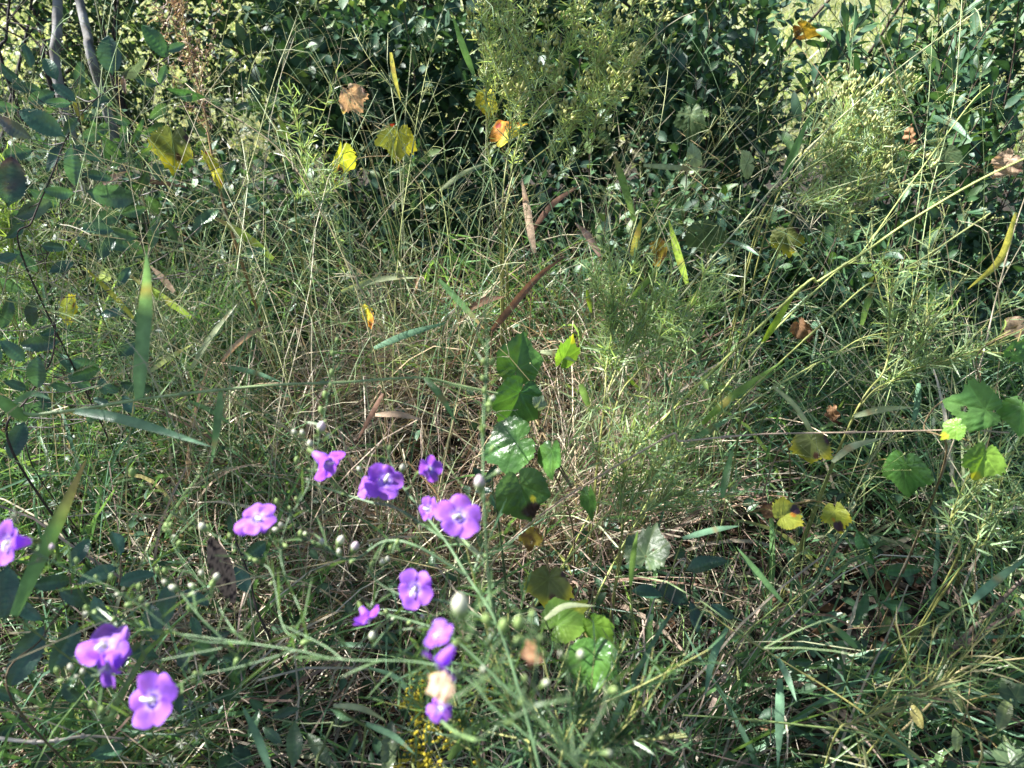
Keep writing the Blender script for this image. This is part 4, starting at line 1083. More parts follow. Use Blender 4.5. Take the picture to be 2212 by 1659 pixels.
_r = random.Random(5)
def tangle(n, u0, u1, v0, v1, lo, hi): return [(_r.uniform(u0, u1), _r.uniform(v0, v1), _r.uniform(lo, hi), _r.uniform(0, 360)) for k in range(n)]
bramble('bramble tangle of small leaves filling the left edge below the arching one', [(60, 980, 1.15), (90, 820, 1.18), (120, 680, 1.22), (100, 560, 1.25), (160, 480, 1.3)], tangle(34, -10, 300, 470, 900, 40, 70), None, 34, rad=.0011, jit=.07)
bramble('bramble tangle of small leaves behind the spotted leaf at upper left', [(330, 640, 1.35), (320, 520, 1.4), (300, 400, 1.45), (340, 300, 1.5), (380, 230, 1.5)], tangle(30, 210, 560, 230, 560, 38, 64), None, 35, rad=.0011, jit=.07, colr=(.075, .155, .07))
bramble('dewberry tangle of dark leaves under the lowest purple flowers', [(100, 1680, .85), (200, 1560, .88), (320, 1440, .92), (420, 1350, .96)], tangle(24, 0, 520, 1330, 1650, 44, 76), None, 36, rad=.0011, jit=.06, colr=(.05, .115, .06))

# ================================================================== fine leaved herbs
fine_herb('tall fine leaved herb with yellow green buds at the top centre', [
    [(1085, 560, 1.55), (1100, 400, 1.55), (1130, 250, 1.55), (1150, 120, 1.55), (1160, 10, 1.55)], [(1100, 520, 1.52), (1170, 380, 1.52), (1260, 240, 1.5), (1300, 150, 1.5), (1330, 70, 1.5)], [(1100, 500, 1.5), (1190, 400, 1.5), (1300, 250, 1.48), (1350, 160, 1.48), (1380, 95, 1.48)],
    [(1080, 540, 1.5), (1060, 380, 1.5), (1050, 240, 1.5), (1055, 120, 1.5), (1060, 40, 1.5)], [(1090, 500, 1.5), (1130, 320, 1.5), (1190, 180, 1.5), (1230, 90, 1.5), (1245, 15, 1.5)], [(1085, 480, 1.48), (1100, 300, 1.48), (1095, 150, 1.48), (1100, 20, 1.48)], [(1090, 470, 1.47), (1200, 300, 1.47), (1290, 190, 1.47), (1310, 40, 1.47)]],
    51, None, branch=14, blen=(.05, .13), dens=.75, start=.42, leaf_w=.0023, budc=(.62, .62, .24), colr=((.48, .60, .28), (.54, .64, .30), (.40, .53, .25)))
fine_herb('bushy fine leaved herb with buds before the right hand shrub', [
    [(1640, 480, 1.3), (1740, 420, 1.3), (1820, 350, 1.3), (1870, 300, 1.3)], [(1640, 500, 1.3), (1760, 440, 1.28), (1860, 380, 1.28), (1910, 330, 1.28)], [(1660, 480, 1.32), (1730, 390, 1.32), (1780, 330, 1.32), (1800, 290, 1.32)], [(1700, 500, 1.3), (1800, 450, 1.3), (1890, 400, 1.3)]],
    52, None, branch=14, blen=(.05, .13), dens=.75, start=.4, colr=((.40, .54, .30), (.46, .58, .33), (.32, .46, .26)))
fine_herb('pale fine leaved herb sprig in the sun right of the middle', [
    [(1300, 930, 1.12), (1330, 800, 1.12), (1370, 720, 1.12), (1410, 665, 1.12)], [(1300, 920, 1.12), (1310, 800, 1.12), (1320, 720, 1.12), (1325, 650, 1.12)], [(1320, 920, 1.1), (1380, 800, 1.1), (1450, 720, 1.1), (1500, 650, 1.1)]],
    53, None, branch=13, buds=False, colr=((.36, .50, .24), (.44, .55, .28), (.28, .42, .18)), leaf_len=.032, blen=(.04, .10), start=.5)
fine_herb('airy fine leaved herb spreading sideways at the right', [
    [(1830, 930, 1.05), (1920, 830, 1.05), (1980, 760, 1.05), (2010, 660, 1.05)], [(1830, 930, 1.05), (1930, 820, 1.05), (2000, 790, 1.05), (2070, 770, 1.05)], [(1830, 930, 1.05), (1910, 800, 1.05), (1920, 720, 1.05), (1925, 680, 1.05)]],
    54, None, branch=9, buds=False, dens=.55, leaf_len=.028, start=.4)
fine_herb('fine leaved herb drooping over the straw below the middle', [
    [(1340, 1180, 1.0), (1370, 1080, 1.0), (1420, 1010, 1.0), (1480, 960, 1.0)], [(1340, 1180, 1.0), (1340, 1090, 1.0), (1350, 1000, 1.0)], [(1350, 1180, .98), (1420, 1090, .98), (1490, 1060, .98)]],
    55, None, branch=10, buds=False, dens=.7, start=.4, leaf_len=.03)
fine_herb('fine leaved herb with long thread leaves at the bottom right', [
    [(1930, 1560, .82), (2000, 1490, .82), (2080, 1450, .82)], [(1800, 1600, .82), (1850, 1560, .82), (1920, 1530, .82)]], 56, None, branch=6, buds=False, dens=.4, leaf_len=.05, leaf_w=.0016, start=.4, colr=((.16, .26, .12), (.25, .32, .15), (.35, .33, .18)))
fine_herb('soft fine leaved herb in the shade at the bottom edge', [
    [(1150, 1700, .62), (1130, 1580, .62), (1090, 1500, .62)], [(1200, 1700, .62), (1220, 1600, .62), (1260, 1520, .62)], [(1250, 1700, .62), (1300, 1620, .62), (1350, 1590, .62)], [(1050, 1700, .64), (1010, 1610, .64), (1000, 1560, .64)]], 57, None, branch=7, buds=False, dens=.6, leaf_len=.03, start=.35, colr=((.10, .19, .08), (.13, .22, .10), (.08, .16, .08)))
fine_herb('low fine leaved herb in the grass at upper left', [[(640, 480, 1.5), (660, 420, 1.5), (650, 350, 1.5), (660, 310, 1.5)], [(640, 480, 1.5), (690, 430, 1.5), (700, 370, 1.5)]], 58, None, branch=8, buds=False, dens=.8, start=.4)
fine_herb('fine leaved herb at the right edge below the grape leaves', [[(2080, 1220, .95), (2120, 1140, .95), (2190, 1080, .95)], [(2080, 1220, .95), (2150, 1180, .95), (2212, 1150, .95)], [(2060, 1220, .95), (2050, 1150, .95), (2060, 1090, .95)]], 59, None, branch=8, buds=False, dens=.6, start=.4)
fine_herb('pale green frothy herb at the left edge', [[(10, 640, 1.3), (20, 560, 1.3), (30, 500, 1.3)], [(0, 640, 1.3), (-10, 560, 1.3), (10, 470, 1.3)], [(20, 660, 1.3), (70, 600, 1.3), (100, 560, 1.3)]], 60, None, branch=9, buds=False, dens=.9, colr=((.30, .42, .13), (.24, .36, .10)), start=.5)

# ------------------------------------------------------------------ the dead brown weed with curled leaves, top left
def dead_weed():
    r = np.random.default_rng(61)
    st = [(520, 560, 1.5), (480, 430, 1.5), (457, 330, 1.5), (440, 230, 1.5), (410, 120, 1.5), (385, 20, 1.5), (378, -40, 1.5)]
    w = [P(*q) for q in st]; base = np.array([w[0][0] + .03, w[0][1] + .05, 0])
    t = thing('dead_weed', 'dry brown weed stalk with curled withered leaves at upper left', 'weed', base)
    mb = MB(); sp = tube(mb, [base] + w, .0034, .0012, (.30, .20, .09), 6, 50)
    cv, pos, dirs = [], [], []
    axes = [(sp, .5, 260)]
    for k in range(9):
        i = r.integers(24, 46); d = norm(norm(sp[i + 1] - sp[i]) + norm(r.normal(0, 1, 3)) * .7 + [0, 0, .3]); L = r.uniform(.10, .24)
        tw = tube(mb, [sp[i], sp[i] + d * L * .5, sp[i] + d * L + [0, 0, .02]], .0011, .0005, (.34, .26, .10), 4, 10); axes.append((tw, .1, 60))
    mb.build('stem', M_STRAW, t)
    for ax, s0, n in axes:
        for k in range(n):
            x = (s0 + (1 - s0) * r.random() ** .8) * (len(ax) - 1.01); i = int(x); p = ax[i] + (ax[i + 1] - ax[i]) * (x - i)
            d = norm(r.normal(0, 1, 3) + [0, 0, -.2]); e = norm(np.cross(d, r.normal(0, 1, 3))); L = r.uniform(.010, .028)
            kk = np.linspace(0, 1, 6); ang = kk * r.uniform(1, 3.6)
            cv.append(p + L * .5 * (np.cumsum(np.cos(ang)) / 3)[:, None] * d + L * .5 * (np.cumsum(np.sin(ang)) / 3)[:, None] * e)
    cv = np.array(cv); n = len(cv); m2 = MB()
    ribbons(m2, cv, np.full((n, 6), .0011) * np.array([.6, 1, 1, 1, .8, .3]), pick(r, [(.46, .34, .24), (.30, .20, .14), (.52, .42, .24), (.20, .12, .10)], n), ref=norm(r.normal(0, 1, (n, 3))))
    m2.build('curled_leaves', M_STRAW, t, kind='stuff')
dead_weed()

# ================================================================== long grass stalks
PD = dict(n=16, len=(.06, .16), start=.5)
culm('long horizontal green grass stalk crossing the lower left with hanging blades', [(-60, 915, .74), (77, 896, .74), (200, 880, .73), (300, 863, .73), (467, 843, .72), (600, 831, .72), (733, 826, .72), (904, 816, .73), (990, 832, .74), (1075, 850, .75)], .0019, (.30, .41, .17), 71,
     [([(299, 866), (303, 800), (312, 690), (317, 610), (316, 540)], 25, 'blue'), ([(160, 888), (233, 898), (333, 925), (460, 966)], 19, 'blue'), ([(476, 846), (470, 913), (457, 1000)], 17, 'green'), ([(917, 816), (950, 853), (990, 920)], 13, 'green'), ([(60, 905), (20, 880), (-30, 840)], 26, 'green'), ([(30, 870), (70, 850), (110, 862)], 12, 'blue')])
culm('long diagonal straw coloured stalk rising to the top right corner', [(1379, 745, 1.2), (1475, 636, 1.2), (1545, 550, 1.2), (1758, 310, 1.22), (1931, 156, 1.24), (2123, 15, 1.26)], .0019, (.54, .55, .30), 72,
     [([(1691, 386), (1715, 330), (1749, 248)], 15, 'green'), ([(1578, 520), (1610, 533), (1641, 553)], 9, 'blue')], dict(n=14, len=(.06, .17), start=.62))
culm('yellow green stalk with an upright blade right of the middle', [(1460, 980, 1.05), (1504, 916, 1.06), (1648, 740, 1.08), (1803, 590, 1.12), (1858, 550, 1.12), (1958, 410, 1.15), (2091, 230, 1.18), (2138, 184, 1.2)], .0017, (.44, .50, .16), 73, [([(1648, 740), (1680, 690), (1722, 625)], 13, 'bright'), ([(1515, 916), (1590, 850), (1691, 780)], 14, 'lime')], dict(n=12, len=(.06, .15), start=.6))
culm('yellow green stalk bending right across the fine leaved herb', [(1420, 1000, 1.0), (1508, 950, 1.02), (1604, 886, 1.03), (1674, 836, 1.04), (1801, 766, 1.06), (1891, 723, 1.06), (2075, 716, 1.08)], .0016, (.44, .48, .16), 74, [([(1495, 950), (1530, 930), (1578, 904)], 13, 'blue')], dict(n=9, len=(.05, .12), start=.6))
culm('thick yellow green stalk running out of the right edge', [(1700, 650, .9), (1770, 606, .88), (1865, 546, .85), (1961, 480, .82), (2108, 393, .78), (2240, 330, .75)], .0018, (.46, .52, .15), 75)
culm('second yellow green stalk at the right edge below the thick one', [(1820, 660, .95), (1900, 610, .92), (1990, 560, .90), (2080, 500, .88), (2140, 460, .86)], .0013, (.38, .42, .14), 76, (), dict(n=8, len=(.04, .1), start=.6))
culm('thin brown stalk lying level to the right grape leaves', [(1420, 955, .92), (1475, 953, .92), (1641, 938, .91), (1841, 934, .90), (2075, 929, .88), (2180, 935, .87)], .0015, (.50, .38, .27), 77, (), None)
culm('yellow stalk slanting down to the bottom right', [(2060, 1710, .82), (2008, 1656, .82), (1851, 1529, .85), (1688, 1426, .88), (1575, 1356, .9), (1530, 1320, .91)], .0015, (.38, .36, .12), 78, [([(1571, 1355), (1540, 1420), (1522, 1508)], 15, 'blue'), ([(1685, 1466), (1684, 1555), (1680, 1660)], 17, 'blue'), ([(1681, 1422), (1700, 1460), (1721, 1516)], 13, 'blue'), ([(1898, 1559), (1940, 1605), (1985, 1660)], 15, 'blue')], None, root=False)
culm('green stalk lying across the bottom right corner', [(2050, 1700, .8), (1985, 1640, .8), (1890, 1590, .81), (1720, 1565, .82), (1560, 1550, .83), (1475, 1545, .84)], .0017, (.22, .30, .10), 79, (), None, root=False)
culm('straw stalk with airy seed heads leaning right at the top left', [(190, 640, 1.3), (200, 420, 1.3), (215, 200, 1.3), (243, 0, 1.3), (250, -40, 1.3)], .0012, (.38, .42, .22), 80, (), dict(n=16, len=(.06, .16), start=.4))
culm('thin straw stalk with seed heads left of the leaning one', [(40, 640, 1.35), (30, 420, 1.35), (60, 230, 1.35), (75, 130, 1.35)], .0011, (.42, .42, .22), 81, (), PD)
culm('straw stalk crossing the dry weed towards the top', [(470, 560, 1.35), (540, 360, 1.35), (590, 180, 1.36), (640, 40, 1.38), (660, -30, 1.38)], .0012, (.40, .42, .18), 82, (), dict(n=20, len=(.07, .18), start=.4))
culm('pale straw stalk slanting down right beside the dry weed', [(700, 470, 1.3), (600, 320, 1.3), (450, 220, 1.3), (400, 180, 1.32)], .0013, (.46, .36, .22), 83, (), None)
culm('airy seed stalk at the top left of the budding herb', [(860, 560, 1.35), (890, 330, 1.36), (920, 160, 1.36), (960, 10, 1.38), (970, -30, 1.38)], .0012, (.38, .42, .15), 84, [([(844, 113), (852, 165), (866, 220)], 9, 'yellow'), ([(1024, 162), (1000, 100), (976, 28)], 13, 'green')], dict(n=24, len=(.08, .2), start=.35, sub=3))
culm('airy seed stalk arching from the shrub towards the budding herb', [(980, 620, 1.4), (950, 400, 1.4), (880, 240, 1.42), (800, 130, 1.42), (760, 60, 1.44)], .0012, (.36, .40, .14), 85, (), dict(n=22, len=(.07, .18), start=.4, sub=3))
culm('airy seed stalk standing right of the budding herb', [(1330, 640, 1.35), (1390, 420, 1.35), (1430, 250, 1.36), (1450, 90, 1.38)], .0012, (.38, .42, .16), 86, (), dict(n=22, len=(.08, .2), start=.35, sub=3))
culm('airy seed stalk leaning right over the shaded gap', [(1330, 720, 1.25), (1440, 480, 1.26), (1560, 300, 1.28), (1660, 180, 1.3)], .0012, (.36, .40, .16), 87, (), dict(n=22, len=(.08, .2), start=.35, sub=3))
culm('thin seed stalk upright in the shade right of the middle', [(1560, 800, 1.2), (1570, 620, 1.2), (1590, 520, 1.22), (1600, 400, 1.25)], .001, (.34, .40, .16), 88, (), dict(n=16, len=(.06, .15), start=.3, sub=3))
culm('thin green stalk upright before the right hand shrub', [(1960, 700, 1.2), (2010, 420, 1.2), (2060, 220, 1.22), (2078, 0, 1.25), (2080, -40, 1.25)], .0012, (.34, .44, .18), 89, [([(2015, 252), (2060, 268), (2100, 305)], 13, 'blue')], dict(n=10, len=(.05, .12), start=.5))
culm('thin green stalk upright left of the other before the right hand shrub', [(1940, 680, 1.22), (1985, 420, 1.22), (2005, 230, 1.24), (2015, 60, 1.25)], .001, (.34, .42, .18), 90, (), dict(n=12, len=(.05, .12), start=.5))
culm('pale stalk at the right edge with a yellow drooping blade', [(2100, 840, 1.0), (2150, 650, 1.0), (2190, 500, .98), (2230, 380, .96)], .0013, (.42, .36, .25), 91, [([(2195, 460), (2160, 560), (2090, 625)], 14, 'yellow')], None)
culm('airy seed stalk low on the right above the bare soil', [(1640, 1330, 1.0), (1700, 1220, 1.0), (1780, 1160, 1.0), (1850, 1090, 1.0)], .001, (.38, .38, .18), 92, (), dict(n=18, len=(.06, .16), start=.3, sub=3))
culm('airy seed stalk beside the bright grape leaves at right', [(1800, 1180, .95), (1850, 1060, .95), (1900, 960, .96), (1960, 850, .98)], .001, (.36, .38, .18), 93, (), dict(n=16, len=(.05, .14), start=.3, sub=3))
culm('airy seed stalk in the sunlit straw left of the middle', [(640, 900, 1.15), (600, 760, 1.16), (560, 640, 1.18), (540, 560, 1.2)], .001, (.40, .40, .2), 94, (), dict(n=20, len=(.06, .16), start=.25, sub=3))
culm('airy seed stalk in front of the dark grass at left', [(420, 900, 1.1), (380, 780, 1.1), (350, 690, 1.12), (330, 640, 1.14)], .001, (.36, .40, .2), 95, (), dict(n=18, len=(.06, .16), start=.25, sub=3))
culm('straw seed stalk rising from the centre towards the upper left', [(820, 800, 1.2), (760, 600, 1.2), (690, 440, 1.22), (640, 330, 1.25)], .0011, (.44, .40, .2), 96, (), dict(n=18, len=(.06, .16), start=.4, sub=2))
culm('straw seed stalk in the centre leaning right', [(1000, 820, 1.15), (1060, 640, 1.16), (1130, 500, 1.18), (1220, 400, 1.2)], .0011, (.44, .38, .2), 97, (), dict(n=16, len=(.06, .15), start=.4, sub=2))
culm('reddish bare stalks of a dry sprig right of the middle', [(1470, 720, 1.15), (1500, 660, 1.15), (1520, 600, 1.15), (1535, 575, 1.15)], .001, (.32, .20, .14), 98, (), dict(n=8, len=(.06, .14), start=.2, sub=1, col=(.34, .24, .16)))
culm('grey bent dry stalk hanging at lower right', [(1390, 1360, 1.0), (1420, 1280, 1.0), (1460, 1220, .98), (1480, 1208, .98), (1470, 1240, .98), (1440, 1330, 1.0)], .0014, (.46, .38, .29), 99, (), None)
culm('pale dead stem lying across the bottom left corner', [(-40, 1590, .85), (60, 1602, .85), (120, 1600, .85), (190, 1590, .86), (300, 1600, .88)], .0026, (.52, .47, .40), 100, (), None, root=False, c2=(.40, .34, .26))
culm('brown woody twig slanting at the right edge above the bottom', [(2060, 1400, 1.0), (2130, 1330, .98), (2190, 1270, .96), (2240, 1220, .95)], .0035, (.16, .12, .09), 101, (), None, root=False)
culm('straw coloured stem curving at the right edge above the bottom', [(2030, 1500, .95), (2060, 1460, .94), (2110, 1435, .93), (2230, 1420, .92)], .0022, (.46, .38, .20), 102, (), None)

# ================================================================== wide grass blades
K_ = .93
SH = [
    ('tan blade standing upright above the middle', [([(1154, 547), (1140, 460), (1127, 383)], 14, 'tan', K_)]),
    ('purplish brown blade leaning right above the middle', [([(1151, 497), (1195, 440), (1257, 397)], 11, 'brown', K_)]),
    ('pinkish tan blade slanting down right of the upright tan one', [([(1297, 553), (1270, 510), (1241, 480)], 13, 'pink', K_)]),
    ('green blade standing in the sun right of the budding herb', [([(1371, 477), (1345, 390), (1324, 327)], 14, 'lime', K_)]),
    ('yellow upright blade in the sunlit clump right of the middle', [([(1364, 553), (1376, 510), (1387, 467)], 12, 'yellow', K_)]),
    ('yellow green blade at the right end of the sunlit clump', [([(1484, 612), (1462, 540), (1444, 473)], 14, 'bright', K_)]),
    ('pale green blade leaning right beneath the budding herb', [([(950, 412), (1000, 375), (1057, 350)], 9, 'pale', K_)]),
    ('long brown blade crossing the sunlit straw in the centre', [([(1062, 715), (1097, 673), (1160, 600), (1221, 553)], 13, 'brown', .9)]),
    ('green blade slanting down through the sunlit straw in the centre', [([(947, 603), (1000, 660), (1047, 712)], 12, 'green', .9)]),
    ('blue green blade lying level left of the centre', [([(808, 752), (880, 722), (967, 696)], 13, 'blue', .9)]),
    ('pale arching blade left of the centre', [([(737, 630), (820, 603), (904, 600)], 11, 'pale', .9)]),
    ('pinkish brown blade lying in the straw at the centre', [([(1013, 668), (1050, 648), (1090, 641)], 14, 'brown', .92)]),
    ('green and yellow blade right of the large grape leaves', [([(1254, 830), (1265, 860), (1277, 896)], 15, 'lime', .88)]),
    ('pale green blade above the large grape leaves', [([(1167, 760), (1205, 765), (1247, 783)], 11, 'pale', .86)]),
    ('brown blade slanting in the shade left of the grape leaves', [([(827, 850), (800, 900), (770, 956)], 10, 'brown', .9)]),
    ('tan blade lying level above the purple flowers', [([(810, 896), (860, 895), (917, 908)], 12, 'tan', .9)]),
    ('short yellow green blade right of the centre', [([(1277, 675), (1272, 650), (1267, 620)], 13, 'bright', .92)]),
    ('yellow green blade leaning right under the sunlit clump', [([(1360, 648), (1395, 610), (1430, 573)], 11, 'lime', .92)]),
    ('bright yellow green blade slanting at upper left', [([(590, 560), (530, 510), (460, 467)], 15, 'bright', .9)]),
    ('narrow yellow blade slanting down at left', [([(293, 693), (240, 633), (177, 573)], 9, 'yellow', .92)]),
    ('bright green blade behind the broad upright blade at left', [([(413, 686), (333, 630), (273, 591)], 13, 'bright', .95)]),
    ('pale dead blade right of the broad upright blade at left', [([(377, 632), (350, 600), (323, 573)], 12, 'tan', .95)]),
    ('pale narrow blade leaning right of the broad upright blade', [([(320, 806), (370, 770), (417, 743)], 9, 'pale', .92)]),
    ('long pale green blade leaning right in the left half', [([(413, 795), (460, 720), (513, 656)], 10, 'pale', .92)]),
    ('brownish arching blade in the left half', [([(480, 780), (510, 745), (550, 716), (593, 700)], 9, 'tan', .92)]),
    ('dark green blade above the level stalk at left', [([(493, 793), (550, 805), (610, 826)], 10, 'blue', .92)]),
    ('green blade below the level stalk at left', [([(410, 866), (460, 890), (507, 923)], 9, 'green', .92)]),
    ('broad near blade rising at the left edge above the purple flower', [([(30, 1330), (77, 1223), (137, 1100), (187, 990)], 24, 'green', .72)]),
    ('blue green blade at the bottom left of centre', [([(582, 1660), (555, 1590), (523, 1523)], 15, 'blue', .9)]),
    ('tan green blade beside the middle purple flower', [([(987, 1163), (1020, 1185), (1050, 1219)], 10, 'pale', .9)]),
    ('pale green arching blade over the low grape leaves', [([(1177, 1338), (1221, 1309), (1287, 1309)], 11, 'pale', .82)]),
    ('narrow upright blade over the dull grape leaf', [([(1362, 1265), (1368, 1200), (1378, 1145)], 11, 'lime', .88)]),
    ('wide green blade beside the yellow flowers at the bottom', [([(968, 1640), (1010, 1590), (1057, 1549)], 16, 'lime', .9)]),
    ('blue green arching blade left of the yellow flowers', [([(797, 1443), (850, 1460), (880, 1490), (897, 1516)], 10, 'blue', .88)]),
    ('blue green blade at the bottom left of the yellow flowers', [([(790, 1563), (850, 1590), (897, 1630)], 11, 'blue', .88)]),
    ('pale blade above the bottom edge left of centre', [([(720, 1524), (780, 1530), (835, 1558)], 11, 'pale', .88)]),
    ('broad blue green blade at the right edge above the bottom', [([(2095, 1303), (2150, 1255), (2225, 1200)], 15, 'blue', .9)]),
    ('blue green blade lying level right of the dull grape leaf', [([(1475, 1163), (1540, 1145), (1598, 1136)], 12, 'blue', .9)]),
    ('straight green blade standing below the level brown stalk', [([(1560, 1075), (1570, 1020), (1584, 963)], 13, 'green', .9)]),
    ('pale arching blade below the level brown stalk', [([(1798, 998), (1840, 965), (1908, 946)], 14, 'pale', .88)]),
    ('pale blade lying level above the brown stalk at right', [([(1844, 899), (1900, 885), (1975, 879)], 12, 'pale', .86)]),
    ('blue green blade hanging above the brown stalk at right', [([(1985, 828), (1980, 880), (1966, 932)], 12, 'blue', .86)]),
    ('green blade standing in the shade at right', [([(1861, 702), (1875, 650), (1898, 593)], 12, 'lime', .86)]),
    ('green blade standing at right behind the herb', [([(2008, 722), (2012, 660), (2018, 586)], 12, 'lime', .86)]),
    ('blue grey blade arching at right', [([(2020, 650), (2050, 615), (2100, 608)], 11, 'blue', .88)]),
    ('pale blade hanging right of the middle', [([(1674, 838), (1720, 880), (1760, 945), (1790, 990)], 10, 'pale', .86)]),
    ('pale level blade in the shade at upper right', [([(1390, 357), (1460, 362), (1545, 368)], 10, 'pale', .9)]),
    ('orange tipped brown blade at the left below the yellow leaf', [([(300, 390), (350, 395), (405, 405)], 9, 'brown', .9)]),
    ('orange brown blade at the left edge of the sun', [([(212, 402), (240, 385), (275, 370)], 12, 'pink', .9)]),
    ('green twin blades at upper left of the yellow leaves', [([(625, 300), (612, 275), (600, 245)], 10, 'bright', .9), ([(620, 300), (600, 285), (588, 262)], 9, 'lime', .9)]),
    ('long green blade by the soil leaning left at lower right', [([(1690, 1300), (1640, 1240), (1590, 1180)], 12, 'green', .95)]),
    ('narrow dark blade by the soil at lower right', [([(1850, 1400), (1820, 1370), (1785, 1345)], 13, 'green', 1.0)]),
]
for i, (lb, b) in enumerate(SH):
    shoot(lb if 'grass' in lb else lb.replace(' blade', ' grass blade', 1), b, 900 + i)

# tufts of wider grass that the thatch is made of: each a thing, each blade a part
def tuft(label, base, n, L, colrs, seed, w=(.0018, .0052), lean=(0, 0), group='grass tufts', dry=.2):
    r = np.random.default_rng(seed)
    t = thing('grass_tuft', label, 'grass tuft', base, group)
    K = 9
    for k in range(n):
        az = r.uniform(0, 6.28); e = math.radians(r.uniform(50, 86)); l = L * r.uniform(.6, 1.2); dr = r.uniform(.5, 1.9)
        p = [np.asarray(base) + np.array([r.normal(0, .012), r.normal(0, .012), -.005])]
        for j in range(1, K):
            ee = e - dr * (j / K) ** 1.6
            d = np.array([math.cos(ee) * math.cos(az) + lean[0], math.cos(ee) * math.sin(az) + lean[1], math.sin(ee)])
            p.append(p[-1] + norm(d) * l / (K - 1))
        p = np.array(p); p[:, 2] = np.minimum(np.maximum(p[:, 2], .01), .52)
        ww = r.uniform(*w) * np.array([.6, .9, 1, 1, .95, .85, .7, .45, .06])
        isdry = r.random() < dry
        c = pick(r, STRAW if isdry else [np.array(BC[q]) for q in colrs], 1)[0]
        mb = MB(); ribbons(mb, p[None], ww[None], c[None], ref=norm(r.normal(0, .6, (1, 3)) + [0, -.5, .8]), fold=.22, twist=(np.linspace(0, 1, K) * r.uniform(-.8, .8))[None])
        mb.build('blade', M_DRY if isdry else M_GRASS, t)
TUFTS = [  # (label, u, v, n, length, colours, lean, dry)
    ('sunlit yellow green grass tuft right of the middle, under the upright yellow blade', 1340, 640, 14, .34, ('bright', 'lime', 'yellow'), (.0, 0), .15),
    ('grass tuft at the bottom right beside the bare soil, leaning right', 2060, 1400, 15, .32, ('green', 'blue'), (.1, 0), .05),
    ('long dark grass tuft combed downwards at lower right', 1640, 1300, 15, .42, ('green', 'blue'), (.3, -.4), .3),
    ('dark arching grass tuft in the shade at the right edge', 2000, 720, 14, .36, ('green', 'blue'), (-.3, 0), .1),
    ('blue green grass tuft between the soil and the bottom edge', 1850, 1560, 14, .36, ('blue', 'green'), (-.15, .2), .2),
    ('grass tuft at the bottom edge right of the yellow flowers', 1480, 1600, 13, .30, ('green', 'blue', 'lime'), (.1, 0), .3),
    ('tan and green grass tuft at the bottom left corner', 150, 1600, 14, .30, ('green', 'pale'), (0, .1), .45),
    ('straw and green grass tuft behind the purple flowers at left', 350, 1050, 14, .32, ('green', 'pale'), (.1, 0), .6),
    ('mostly dry grass tuft in the shade below the broad upright blade', 600, 980, 14, .34, ('green', 'blue'), (0, 0), .65),
    ('sunlit straw tuft left of the large grape leaves', 930, 760, 16, .34, ('pale', 'lime'), (0, 0), .7),
    ('sunlit mixed grass tuft at the centre', 880, 560, 15, .36, ('pale', 'lime', 'green'), (0, 0), .45),
    ('green grass tuft under the yellow vine leaves', 760, 460, 14, .34, ('green', 'lime', 'blue'), (0, 0), .2),
    ('green grass tuft beneath the dry brown weed', 520, 600, 14, .34, ('green', 'lime'), (.1, 0), .2),
    ('grass tuft below the spotted leaf at upper left', 330, 520, 13, .34, ('bright', 'green', 'pale'), (0, 0), .2),
    ('bright grass tuft at the left edge', 60, 600, 14, .32, ('bright', 'lime', 'green'), (0, 0), .1),
    ('dry grass tuft below the herb right of the middle', 1330, 900, 15, .36, ('pale', 'green'), (0, 0), .6),
    ('green grass tuft left of the level brown stalk', 1480, 830, 14, .34, ('green', 'lime', 'pale'), (0, 0), .2),
    ('blue green grass tuft below the fine leaved herb at right', 1760, 860, 14, .34, ('blue', 'green'), (0, 0), .15),
    ('green grass tuft below the level brown stalk at right', 1850, 1090, 13, .32, ('green', 'pale', 'blue'), (0, 0), .25),
    ('grass tuft under the bright grape leaves at the right edge', 2130, 1130, 13, .32, ('pale', 'green'), (0, 0), .3),
    ('dry grass tuft left of the dull grape leaf', 1280, 1180, 15, .36, ('pale', 'green'), (0, 0), .65),
    ('grass tuft between the low grape vine and the dark weed', 1420, 1400, 13, .32, ('green', 'lime'), (0, 0), .3),
    ('grass tuft at the bottom edge under the fine stems', 1180, 1560, 12, .26, ('green', 'blue'), (0, 0), .3),
    ('dry grass tuft among the purple flowers', 820, 1180, 13, .32, ('green', 'blue'), (0, 0), .6),
    ('dark grass tuft beneath the lowest purple flower', 420, 1520, 13, .28, ('green', 'blue'), (0, 0), .4),
    ('grass tuft at the right edge under the withered tan leaf', 2160, 860, 12, .32, ('pale', 'green'), (0, 0), .3),
]
for i, (lb, u, v, n, L, cc, lean, dry) in enumerate(TUFTS):
    d = (CAM_H - .18) / (math.sin(_p) + math.cos(_p) * (v - 829.5) / F)
    g = P(u, v, min(d, 2.2)); tuft(lb, (g[0], g[1], float(ground_z(g[0], g[1]))), n + 4, L * 1.25, cc, 1200 + i, lean=lean, dry=dry)

